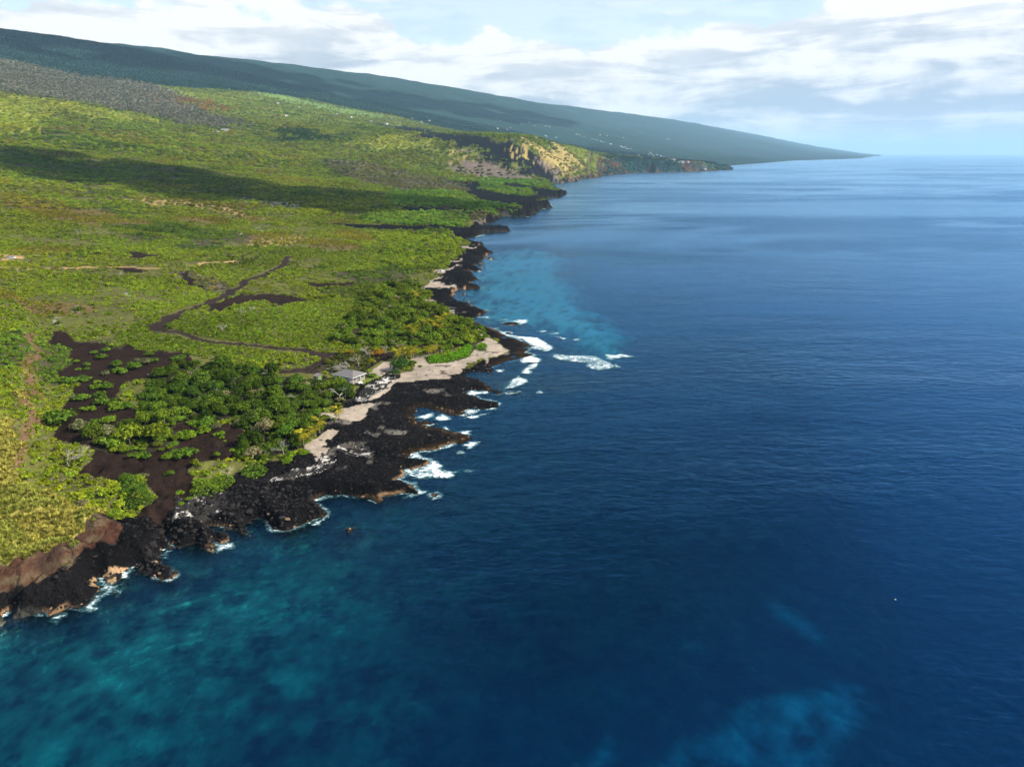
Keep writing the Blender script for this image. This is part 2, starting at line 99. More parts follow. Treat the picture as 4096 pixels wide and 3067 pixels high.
ZONES = [('forest', [(-3202, 3781),(-3302, 4951),(-2943, 5866),(-2356, 7059),(-1711, 9734),(-633.6, 9652),(1882, 14782),(24.6, 65.5),(34.6, 60.9),(6745, 13352),(3920, 10367),(1094.5, 4355),(635.5, 4466),(208.8, 7558),(-420.5, 6334),(-957.3, 5563),(-1567, 5432),(-2064, 4749),(-2331, 4195),(-2591, 3839),(-2876, 3378)]),('deadwood', [(-2723, 3616),(-2575, 3814),(-2446, 3925),(-2232, 3944),(-2002, 4068),(-1826, 4035),(-1453.6, 3505),(-1155.3, 3139),(-1024.9, 2796),(-1202.7, 2877),(-1275.0, 2778),(-1369.2, 2804),(-1498.8, 2854),(-1653, 2887),(-1732, 2803),(-1813, 2648),(-1945, 2548)]),('ygrass', [(-1909, 2499),(-1785, 2606),(-1707, 2761),(-1545, 2798),(-1477.5, 2812),(-1283.7, 2747),(-1277.7, 2551),(-1409.8, 2518),(-1513, 2489),(-1485.9, 2336),(-1248.6, 1932),(-1149.9, 1647),(-1246.7, 1600)]),('orange', [(-1689, 3722),(-1617, 3811),(-1521, 3698),(-1541, 3491)]),('orange', [(-1434.2, 3576),(-1395.3, 3734),(-1335.8, 3517),(-1374.7, 3399)]),('meadow', [(-1656, 4730),(-1422.7, 5131),(-1140.2, 5101),(-860.7, 5081),(-837.8, 4569),(-1183.5, 4718),(-1398.5, 4588)]),('meadow', [(160.2, 3237),(424.8, 6359),(418.7, 6149),(176.7, 3243)]),('darktree', [(-972.5, 2870),(-945.5, 3069),(-799.0, 3023),(-662.4, 2723),(-725.5, 2677),(-862.0, 2789)]),('ygrass', [(-713.2, 2687),(-650.2, 2670),(-543.0, 2728),(-476.4, 2984),(-369.0, 2850),(-231.0, 2616),(-384.5, 2674),(-526.5, 2640)]),('greyscrub', [(-578.7, 2159),(-500.0, 2330),(-347.9, 2183),(-166.7, 1935),(-129.7, 1497.3),(-281.2, 1610),(-450.6, 1846)]),('lavafar', [(-632.8, 4166),(-537.1, 4665),(-213.6, 3001),(-66.7, 2721),(13.6, 2664),(66.7, 2672),(92.7, 2650),(118.1, 2618),(176.1, 2594),(99.3, 2317),(54.5, 2399),(31.3, 2476),(-12.1, 2514),(-94.9, 2559),(-154.2, 2599),(-254.4, 2716),(-357.4, 2848),(-468.8, 3080),(-777.8, 4076),(-780.6, 4315)]),('lavafar', [(-96.0, 2594),(-37.6, 2547),(-9.0, 2514),(-8.9, 2486),(-49.6, 2512),(-82.3, 2562)]),('lavafar', [(762.3, 7004),(874.6, 6928),(962.1, 6152),(800.0, 4170),(759.8, 4178),(894.3, 5806),(832.4, 6335)]),('lavafar', [(-26.9, 2427),(-5.7, 2429),(41.3, 2328),(11.8, 2283),(-20.1, 2337)]),('goldgrass', [(66.7, 2672),(121.8, 2882),(199.6, 3219),(322.7, 3610),(346.8, 3573),(269.0, 3172),(235.4, 3040),(258.2, 3035),(206.0, 2738),(151.3, 2624),(118.7, 2634),(86.2, 2655)]),('goldgrass', [(10.0, 2579),(46.4, 2652),(52.7, 2633),(25.7, 2541)]),('goldgrass', [(-74.2, 2494),(-30.6, 2484),(-36.2, 2440),(-67.0, 2455)]),('goldgrass', [(-196.3, 2555),(-151.7, 2551),(-168.4, 2512),(-199.0, 2505)]),('pali', [(-204.9, 2420),(-168.9, 2522),(-87.5, 2524),(-18.1, 2478),(43.1, 2438),(47.1, 2331),(-33.9, 2274),(-112.6, 2253),(-175.4, 2343)]),('pali', [(46.4, 2650),(66.4, 2660),(191.5, 2729),(275.8, 2889),(263.1, 2828),(169.3, 2590),(118.1, 2618)]),('cliffred', [(168.9, 2582),(186.9, 2659),(293.8, 3086),(388.7, 3536),(687.2, 4046),(914.5, 4160),(1271.5, 4504),(1210.0, 4282),(780.0, 3995),(470.7, 3544),(275.8, 2889)]),('lava', [(-246.9, 924.8),(-195.3, 931.8),(-116.2, 943.3),(-89.6, 949.8),(-65.7, 933.7),(-47.1, 1018.3),(-30.0, 1115.4),(2.2, 1196.8),(25.0, 1188.2),(10.1, 873.9),(-54.3, 824.3),(-70.5, 878.9),(-76.6, 891.9),(-93.8, 901.0),(-109.6, 887.3),(-186.8, 889.6),(-243.4, 911.1)]),('lava', [(-174.8, 1159.5),(-142.0, 1162.5),(-102.4, 1152.7),(-74.0, 1139.0),(-69.9, 1106.1),(-88.0, 1107.5),(-134.1, 1094.4),(-177.5, 1105.2)]),('lava', [(-154.9, 1271.4),(-125.7, 1221.3),(-100.9, 1230.3),(-96.5, 1189.3),(-132.9, 1180.5)]),('lava', [(-165.4, 1841),(-129.0, 2009),(-56.8, 2144),(3.7, 2046),(57.3, 1898),(105.0, 1820),(147.2, 1894),(56.1, 1407.6),(81.9, 1386.3),(24.7, 1174.1),(18.2, 1193.6),(-3.7, 1257.1),(-33.7, 1260.1),(-54.8, 1337.6),(-79.2, 1436.1),(-114.9, 1684)]),('greyscrub', [(-288.8, 2073),(-194.6, 2107),(-132.1, 1941),(-114.9, 1684),(-152.5, 1642),(-230.4, 1645)]),('greentree', [(-102.5, 2047),(-83.0, 2041),(-54.2, 2044),(-32.9, 1927),(-14.2, 1860),(5.9, 1591),(-15.3, 1605),(-44.1, 1657),(-60.1, 1668),(-89.5, 1818)]),('greentree', [(8.8, 1891),(34.7, 1840),(44.4, 1677),(38.6, 1569),(21.8, 1536),(3.3, 1796)]),('greentree', [(-171.2, 2062),(-59.7, 2259),(92.0, 2326),(105.0, 1852),(89.2, 1814),(57.9, 1916),(3.8, 2058),(-56.8, 2144),(-127.4, 2044),(-156.3, 1924)]),('greentree', [(-254.4, 1509),(-192.8, 1590),(-152.5, 1642),(-119.5, 1574),(-77.1, 1396.3),(-54.0, 1317.7),(-33.5, 1252.6),(-3.6, 1245.9),(18.2, 1193.6),(15.9, 1191.3),(-20.6, 1192.2),(-32.0, 1111.2),(-45.8, 1112.9),(-60.6, 1090.9),(-71.8, 1102.7),(-74.0, 1139.0),(-103.2, 1162.5),(-142.4, 1165.5),(-202.1, 1191.6)]),('greentree', [(-220.8, 1058.7),(-134.1, 1094.4),(-86.3, 1128.0),(-72.1, 1091.2),(-64.4, 941.9),(-86.2, 942.0),(-116.9, 949.1),(-199.8, 954.4)]),('greyscrub', [(-71.8, 1102.7),(-45.8, 1112.9),(-43.3, 1073.4),(-57.0, 1021.8),(-67.5, 1018.1)]),('dscrub', [(-1027.1, 1464.9),(-938.3, 1428.9),(-820.4, 1450.8),(-725.6, 1588),(-480.2, 1316.8),(-395.5, 1077.1),(-587.4, 1233.6),(-706.9, 1208.9),(-833.0, 1262.4),(-889.8, 1261.6)]),('ochre', [(-540.6, 1027.7),(-500.3, 1044.5),(-366.8, 995.8),(-345.1, 934.7),(-433.1, 964.2),(-517.5, 981.9)]),('ochre', [(-455.9, 754.9),(-439.3, 770.1),(-416.2, 744.9),(-443.4, 743.2)]),('ochre', [(-270.5, 732.6),(-241.2, 788.8),(-219.4, 774.7),(-229.4, 698.4),(-256.7, 673.5)]),('ochre', [(-436.1, 977.1),(-371.5, 964.3),(-290.4, 894.2),(-324.7, 887.1)]),('brown', [(-594.0, 887.3),(-511.4, 863.4),(-464.7, 851.4),(-457.5, 790.1),(-513.7, 801.0),(-569.8, 829.5)]),('brown', [(-666.8, 933.4),(-614.7, 919.6),(-498.1, 817.2),(-428.1, 831.3),(-377.2, 777.7),(-419.4, 788.2),(-468.8, 766.9),(-528.6, 785.3),(-602.8, 840.1)]),('dscrub', [(-419.3, 813.3),(-335.9, 797.4),(-285.3, 765.9),(-263.3, 704.0),(-318.2, 698.1),(-371.2, 739.2)]),('brightgrove', [(-163.0, 867.7),(-137.2, 862.8),(-119.1, 882.9),(-91.6, 906.7),(-79.9, 891.8),(-70.6, 840.3),(-60.2, 767.1),(-58.0, 728.4),(-51.3, 683.6),(-59.2, 637.5),(-68.6, 609.0),(-96.5, 596.5),(-117.0, 630.3)]),('greyscrub', [(-266.3, 537.5),(-242.4, 534.6),(-199.0, 488.5),(-193.3, 468.3),(-219.5, 480.8)]),('cinder', [(-263.5, 531.6),(-250.8, 530.6),(-223.8, 490.8),(-233.0, 492.9)]),('cinder', [(-189.7, 444.1),(-186.1, 470.4),(-167.6, 478.2),(-152.9, 473.7),(-137.5, 465.6),(-140.8, 456.1),(-147.9, 438.2),(-153.8, 439.1),(-161.7, 451.5),(-170.6, 449.4),(-178.7, 435.4),(-180.0, 417.5),(-188.1, 415.4),(-192.9, 433.7)]),('cinder', [(-159.6, 533.2),(-144.4, 527.0),(-127.9, 533.6),(-123.8, 525.2),(-128.6, 512.2),(-143.0, 509.2),(-154.6, 515.5)]),('cinder', [(-335.8, 608.3),(-313.8, 599.2),(-306.6, 610.4),(-305.7, 582.8),(-318.0, 576.0)]),('cinder', [(-311.9, 526.9),(-290.5, 534.8),(-277.0, 524.8),(-284.9, 515.6)]),('flatscrub', [(-193.0, 373.3),(-195.7, 398.7),(-176.9, 412.0),(-152.8, 430.4),(-118.9, 475.5),(-100.3, 459.3),(-92.5, 416.5),(-96.3, 379.0),(-92.9, 348.1),(-118.4, 344.3),(-144.8, 354.5),(-169.8, 358.9),(-188.7, 367.6)]),('flatscrub', [(-198.5, 329.5),(-209.9, 385.0),(-198.3, 388.6),(-191.7, 360.5),(-169.8, 349.7),(-143.5, 340.1),(-118.4, 332.7),(-113.8, 318.5),(-144.7, 319.8),(-159.3, 326.0),(-179.7, 324.5),(-190.3, 333.6)]),('grove', [(-108.4, 499.3),(-91.8, 527.9),(-68.6, 522.2),(-59.4, 490.3),(-46.6, 455.5),(-35.6, 427.9),(-24.6, 397.3),(-20.4, 369.0),(-19.6, 353.9),(-28.5, 356.2),(-42.8, 344.4),(-59.3, 353.1),(-74.3, 350.8),(-90.6, 354.3),(-96.5, 359.6),(-97.9, 385.7),(-95.7, 432.3)]),('lava', [(-59.7, 761.1),(-51.4, 769.3),(-18.1, 746.3),(-22.3, 651.9),(-23.6, 532.0),(-15.6, 447.9),(-23.6, 428.2),(-28.1, 405.1),(-33.2, 419.4),(-41.8, 440.2),(-48.6, 460.0),(-55.1, 468.9),(-59.4, 478.0),(-60.2, 497.6),(-64.1, 509.8),(-69.0, 516.8),(-63.1, 557.6),(-59.1, 584.5),(-61.8, 594.8),(-59.2, 637.5),(-51.3, 683.6),(-58.0, 728.4)]),('lava', [(-110.8, 168.1),(-102.5, 169.2),(-95.6, 175.1),(-93.7, 182.0),(-89.7, 190.2),(-86.8, 198.9),(-84.3, 202.8),(-80.3, 205.1),(-77.0, 207.4),(-72.6, 211.9),(-70.0, 220.7),(-70.5, 232.2),(-70.5, 242.6),(-71.1, 256.6),(-67.7, 281.8),(-67.1, 295.0),(-62.3, 298.9),(-55.1, 310.9),(-52.2, 307.4),(-26.1, 316.3),(-11.2, 336.6),(-1.1, 354.8),(-12.6, 385.2),(-23.9, 408.7),(-26.9, 434.0),(8.6, 450.3),(31.8, 334.6),(4.6, 226.0),(-24.7, 173.7),(-73.5, 153.5),(-86.5, 129.8),(-116.4, 117.8),(-131.3, 130.7),(-119.2, 137.7),(-109.6, 141.4),(-109.0, 153.7)]),('track', [(-101.4, 337.2),(-90.1, 333.5),(-89.2, 338.8),(-86.3, 332.9),(-88.9, 320.0),(-87.6, 306.5),(-89.7, 301.7),(-106.1, 298.8),(-107.0, 305.7),(-97.2, 309.3),(-94.3, 319.1),(-95.9, 327.6)]),('darkgrove', [(-166.9, 299.3),(-147.3, 309.0),(-121.8, 306.3),(-108.0, 293.9),(-98.7, 294.1),(-94.3, 292.0),(-92.6, 285.9),(-85.3, 293.0),(-80.7, 297.5),(-73.6, 295.7),(-69.9, 289.1),(-67.7, 281.2),(-68.3, 271.8),(-70.2, 265.0),(-71.8, 260.9),(-77.0, 255.0),(-75.2, 252.8),(-72.7, 244.9),(-68.3, 234.3),(-71.0, 232.9),(-72.5, 228.6),(-70.1, 221.2),(-74.2, 218.9),(-74.5, 215.3),(-77.8, 213.1),(-78.0, 209.6),(-80.6, 206.9),(-83.9, 206.5),(-88.2, 206.9),(-90.7, 210.0),(-90.6, 213.4),(-93.1, 218.4),(-94.3, 225.6),(-98.5, 232.8),(-102.5, 237.4),(-106.9, 237.8),(-115.3, 239.5),(-124.4, 237.9),(-136.4, 238.7)]),('cinder', [(-239.8, 351.2),(-235.8, 353.3),(-221.1, 341.5),(-208.8, 335.3),(-197.4, 327.9),(-190.0, 333.6),(-179.3, 324.5),(-168.9, 324.2),(-159.0, 326.4),(-153.5, 315.3),(-152.7, 299.4),(-159.7, 290.9),(-163.5, 281.4),(-163.2, 272.9),(-158.7, 260.8),(-148.5, 252.6),(-141.3, 251.7),(-136.3, 251.2),(-134.5, 243.6),(-126.0, 241.4),(-117.8, 237.6),(-113.5, 238.1),(-105.5, 236.6),(-101.9, 235.6),(-97.0, 229.5),(-91.1, 216.0),(-89.4, 209.0),(-93.1, 205.8),(-101.4, 205.2),(-104.1, 201.5),(-95.2, 190.7),(-94.0, 182.0),(-96.0, 175.9),(-99.5, 171.0),(-104.2, 169.9),(-103.4, 178.7),(-104.8, 182.4),(-110.8, 189.2),(-113.6, 194.8),(-117.6, 192.9),(-121.4, 194.3),(-125.5, 194.8),(-131.3, 193.4),(-136.7, 195.5),(-134.8, 204.5),(-137.5, 211.6),(-145.9, 216.7),(-149.5, 218.5),(-156.9, 220.2),(-163.0, 228.5),(-162.7, 237.0),(-171.0, 245.2),(-177.1, 258.3),(-184.0, 276.6),(-196.4, 284.9),(-201.3, 302.9),(-213.1, 320.8),(-224.7, 326.7)]),('grove', [(-143.8, 247.6),(-136.7, 251.3),(-125.4, 244.4),(-119.8, 237.0),(-122.4, 227.2),(-131.2, 230.9),(-130.0, 223.3),(-120.3, 218.2),(-116.9, 224.6),(-113.7, 213.9),(-133.5, 212.0),(-139.6, 214.1),(-133.7, 218.7),(-141.3, 228.9),(-140.9, 234.8)]),('grove', [(-147.5, 220.6),(-138.8, 223.0),(-135.6, 229.7),(-123.8, 227.6),(-117.7, 228.2),(-115.0, 220.3),(-116.8, 215.3),(-123.8, 221.4),(-131.4, 217.6),(-134.7, 215.3)]),('yardscrub', [(-92.9, 308.0),(-88.8, 314.1),(-90.9, 324.9),(-87.6, 337.2),(-80.6, 336.7),(-76.5, 345.6),(-71.2, 342.5),(-68.8, 332.1),(-66.2, 328.0),(-66.6, 322.7),(-70.7, 310.4),(-71.7, 306.2),(-80.0, 304.9),(-89.2, 305.2)]),('cinder', [(-73.4, 342.0),(-62.7, 347.1),(-61.1, 341.7),(-62.1, 332.3),(-65.1, 328.9),(-68.8, 332.1)]),('sand', [(-52.8, 303.5),(-52.1, 300.6),(-48.2, 299.5),(-40.8, 299.9),(-36.9, 300.6),(-34.8, 302.6),(-28.5, 302.3),(-25.9, 305.5),(-28.0, 310.1),(-22.4, 314.5),(-21.2, 318.5),(-22.8, 326.0),(-17.9, 331.8),(-13.7, 336.7),(-10.5, 335.0),(-11.6, 329.5),(-9.2, 333.6),(-11.3, 340.1),(-5.6, 345.0),(-5.0, 348.6),(-1.7, 354.5),(-5.2, 364.6),(-10.9, 375.3),(-13.9, 381.0),(-18.7, 392.8),(-22.1, 402.2),(-25.9, 416.6),(-22.9, 389.4),(-20.5, 371.4),(-21.2, 357.9),(-22.1, 350.8),(-22.9, 342.0),(-25.6, 335.5),(-30.9, 331.1),(-32.5, 328.2),(-39.7, 326.1),(-42.9, 332.3),(-42.1, 341.5),(-46.0, 342.5),(-50.5, 337.7),(-50.9, 331.5),(-46.7, 323.0),(-49.3, 311.6),(-52.8, 311.2)]),('sand', [(-69.2, 305.9),(-68.1, 312.3),(-64.2, 326.8),(-61.5, 326.4),(-57.6, 325.5),(-56.4, 322.0),(-53.5, 314.5),(-54.3, 308.7),(-57.6, 308.2),(-59.0, 304.5),(-63.9, 303.9),(-67.2, 303.6)]),('sand', [(-55.0, 300.4),(-52.8, 302.0),(-46.9, 302.6),(-46.4, 299.3),(-50.7, 298.9),(-52.7, 296.3),(-53.8, 287.9),(-56.8, 282.4),(-58.6, 278.8),(-60.1, 275.3),(-61.4, 275.1),(-61.5, 280.8),(-58.9, 288.0),(-56.2, 295.4)]),('sand', [(-69.2, 256.4),(-67.7, 258.8),(-65.2, 262.4),(-62.7, 266.0),(-60.4, 268.5),(-59.0, 270.9),(-56.9, 268.4),(-57.2, 263.4),(-56.9, 259.2),(-57.4, 252.8),(-57.9, 249.9),(-60.4, 248.4),(-65.9, 249.6),(-70.3, 247.9),(-77.0, 252.0)]),('sand', [(-71.2, 223.6),(-70.9, 226.5),(-69.5, 230.5),(-67.7, 237.0),(-65.7, 238.1),(-62.5, 236.9),(-62.9, 231.4),(-65.5, 230.3),(-63.5, 224.7),(-65.1, 222.3),(-61.2, 222.1),(-60.8, 219.3),(-62.0, 216.4),(-61.6, 212.6),(-63.0, 209.9),(-66.0, 215.4),(-68.9, 219.0)]),('coral', [(-75.8, 196.5),(-74.7, 197.8),(-71.9, 200.9),(-69.1, 204.2),(-64.4, 207.2),(-59.6, 206.5),(-58.8, 203.6),(-65.2, 199.2),(-69.3, 196.5),(-73.4, 193.9)]),('coral', [(-64.2, 218.9),(-59.1, 215.4),(-56.1, 209.3),(-58.5, 204.2),(-63.1, 206.1),(-63.0, 209.9)]),('coral', [(-58.4, 223.9),(-48.2, 224.2),(-46.6, 215.4),(-51.0, 215.0),(-56.1, 220.0)]),('coral', [(-65.9, 290.8),(-60.7, 297.4),(-57.7, 304.1),(-53.4, 303.2),(-55.6, 291.9),(-59.9, 282.7),(-61.5, 271.2),(-65.8, 273.4)]),('coral', [(-96.3, 180.5),(-88.3, 182.3),(-85.5, 185.4),(-81.7, 175.6),(-88.6, 170.8),(-95.7, 171.1),(-94.8, 173.3)]),('sand', [(-60.0, 755.0),(-42.2, 736.8),(-53.0, 728.5),(-57.9, 736.3)]),('sand', [(-60.0, 654.1),(-47.3, 664.0),(-48.4, 653.0),(-57.4, 645.5)]),('sand', [(-68.6, 609.0),(-60.8, 614.5),(-50.4, 629.2),(-49.8, 620.2),(-54.2, 607.9),(-58.9, 594.7),(-66.1, 596.9)]),('sand', [(-70.3, 511.2),(-66.6, 540.5),(-63.4, 560.6),(-54.5, 578.3),(-58.6, 567.2),(-61.1, 548.6),(-51.4, 537.4),(-42.7, 533.8),(-54.3, 523.2),(-61.5, 527.9),(-65.7, 523.9),(-65.4, 512.2),(-67.9, 511.7)]),('sand', [(-60.5, 487.4),(-53.6, 486.0),(-53.7, 478.4),(-59.3, 477.5)]),('sand', [(-33.2, 419.4),(-28.8, 416.2),(-27.9, 405.1),(-31.1, 413.0)]),('sand', [(-47.8, 635.5),(-43.2, 640.3),(-42.7, 633.6),(-48.7, 630.5)]),('coral', [(-46.4, 451.2),(-41.4, 445.7),(-38.6, 433.3),(-42.7, 440.1)]),('lawn', [(-68.4, 291.7),(-65.6, 290.5),(-63.8, 295.6),(-59.9, 300.3),(-59.8, 304.4),(-63.5, 304.0),(-64.2, 301.1),(-67.1, 296.7),(-67.5, 296.0),(-68.5, 294.1)]),('hedge', [(-42.9, 336.5),(-38.7, 339.1),(-35.3, 339.3),(-32.2, 343.0),(-28.9, 345.7),(-26.0, 355.7),(-22.1, 364.0),(-21.1, 358.5),(-21.3, 349.6),(-21.9, 341.3),(-24.7, 336.6),(-28.5, 331.9),(-32.9, 328.4),(-35.4, 326.6),(-39.8, 326.8),(-41.8, 329.9)]),('hedge', [(-19.8, 351.3),(-19.1, 358.1),(-17.4, 361.9),(-13.4, 361.2),(-13.0, 355.8),(-15.0, 351.8)]),('grove', [(-43.2, 410.5),(-39.6, 433.1),(-32.3, 411.9),(-27.6, 407.4),(-20.4, 393.8),(-16.5, 376.2),(-17.0, 365.7),(-22.6, 359.7),(-30.1, 355.8),(-41.8, 348.1),(-55.0, 376.1)]),('goldplateau', [(-238.2, 208.0),(-171.3, 216.4),(-164.0, 212.6),(-153.0, 196.7),(-137.3, 172.5),(-129.0, 171.6),(-121.8, 171.9),(-116.0, 171.3),(-111.1, 169.8),(-112.7, 166.8),(-111.9, 158.8),(-113.3, 155.7),(-114.1, 154.0),(-114.4, 148.6),(-116.8, 145.6),(-119.3, 144.1),(-122.2, 143.1),(-132.4, 132.8),(-154.9, 122.0)]),('scarp', [(-235.8, 330.8),(-236.9, 336.8),(-214.0, 301.8),(-198.0, 276.3),(-179.3, 246.2),(-164.4, 224.2),(-158.7, 212.8),(-147.6, 188.8),(-139.9, 176.0),(-148.1, 186.4),(-155.9, 202.1),(-163.2, 215.7),(-176.6, 236.0),(-194.1, 263.4),(-210.6, 290.5)]),('cliffred', [(-110.9, 170.2),(-112.7, 166.8),(-111.9, 158.8),(-113.3, 155.7),(-114.1, 154.0),(-114.4, 148.6),(-116.8, 145.6),(-119.2, 143.9),(-130.7, 137.2),(-128.1, 132.4),(-119.4, 138.2),(-115.0, 139.3),(-108.0, 140.3),(-107.2, 146.0),(-107.7, 150.8),(-104.2, 154.8),(-101.6, 156.2),(-102.8, 162.9),(-107.5, 166.3)]),('tanrock', [(-101.9, 143.9),(-103.3, 146.2),(-103.6, 148.5),(-101.0, 149.1),(-98.7, 152.1),(-96.1, 153.4),(-95.7, 151.5),(-97.3, 149.8),(-96.9, 147.2),(-98.6, 145.1),(-100.8, 144.4)])]
PATHS = [('track', 6.0, [(-193.2, 364.6),(-196.3, 375.2),(-197.8, 394.2),(-200.3, 412.9),(-197.4, 426.8),(-194.6, 435.4),(-193.1, 452.8),(-193.0, 472.7),(-196.4, 498.2),(-199.2, 524.0),(-197.4, 544.8),(-198.1, 575.3),(-198.5, 612.0),(-204.6, 645.1)]),('track', 6.5, [(-193.2, 364.6),(-185.2, 360.2),(-177.3, 358.1),(-166.2, 354.0),(-153.8, 348.2),(-144.8, 346.4),(-135.0, 344.4),(-124.8, 341.0),(-112.6, 337.5),(-100.9, 335.4),(-90.4, 331.6)]),('dirt', 5.0, [(-375.5, 486.5),(-363.1, 491.1),(-347.3, 495.7),(-336.3, 511.5),(-328.7, 518.2),(-313.2, 529.1),(-292.4, 538.5),(-270.5, 543.7)]),('dirt', 5.0, [(-264.5, 565.8),(-257.9, 580.4),(-242.7, 589.5),(-235.3, 603.0)]),('dirt', 5, [(-401.3, 534.1),(-397.0, 540.3),(-388.8, 546.0),(-381.9, 544.1),(-377.0, 528.3),(-378.3, 520.3),(-389.3, 517.2)])]
ROCKFACE = [[(-261.6, 407.5),(-259.7, 411.9),(-248.2, 398.2),(-246.2, 388.7),(-253.5, 392.8)], [(-251.8, 370.6),(-254.9, 379.0),(-241.6, 362.1),(-242.1, 359.2)], [(-250.4, 448.1),(-246.4, 449.8),(-239.6, 439.6),(-242.6, 436.3)], [(-307.7, 781.1),(-305.5, 804.0),(-290.4, 758.2),(-296.3, 757.1)], [(-303.3, 835.9),(-287.8, 830.9),(-281.9, 797.9),(-292.6, 805.2)], [(-391.2, 1109.9),(-361.6, 1136.4),(-319.9, 1102.3),(-310.6, 1047.7),(-365.2, 1050.8)]]
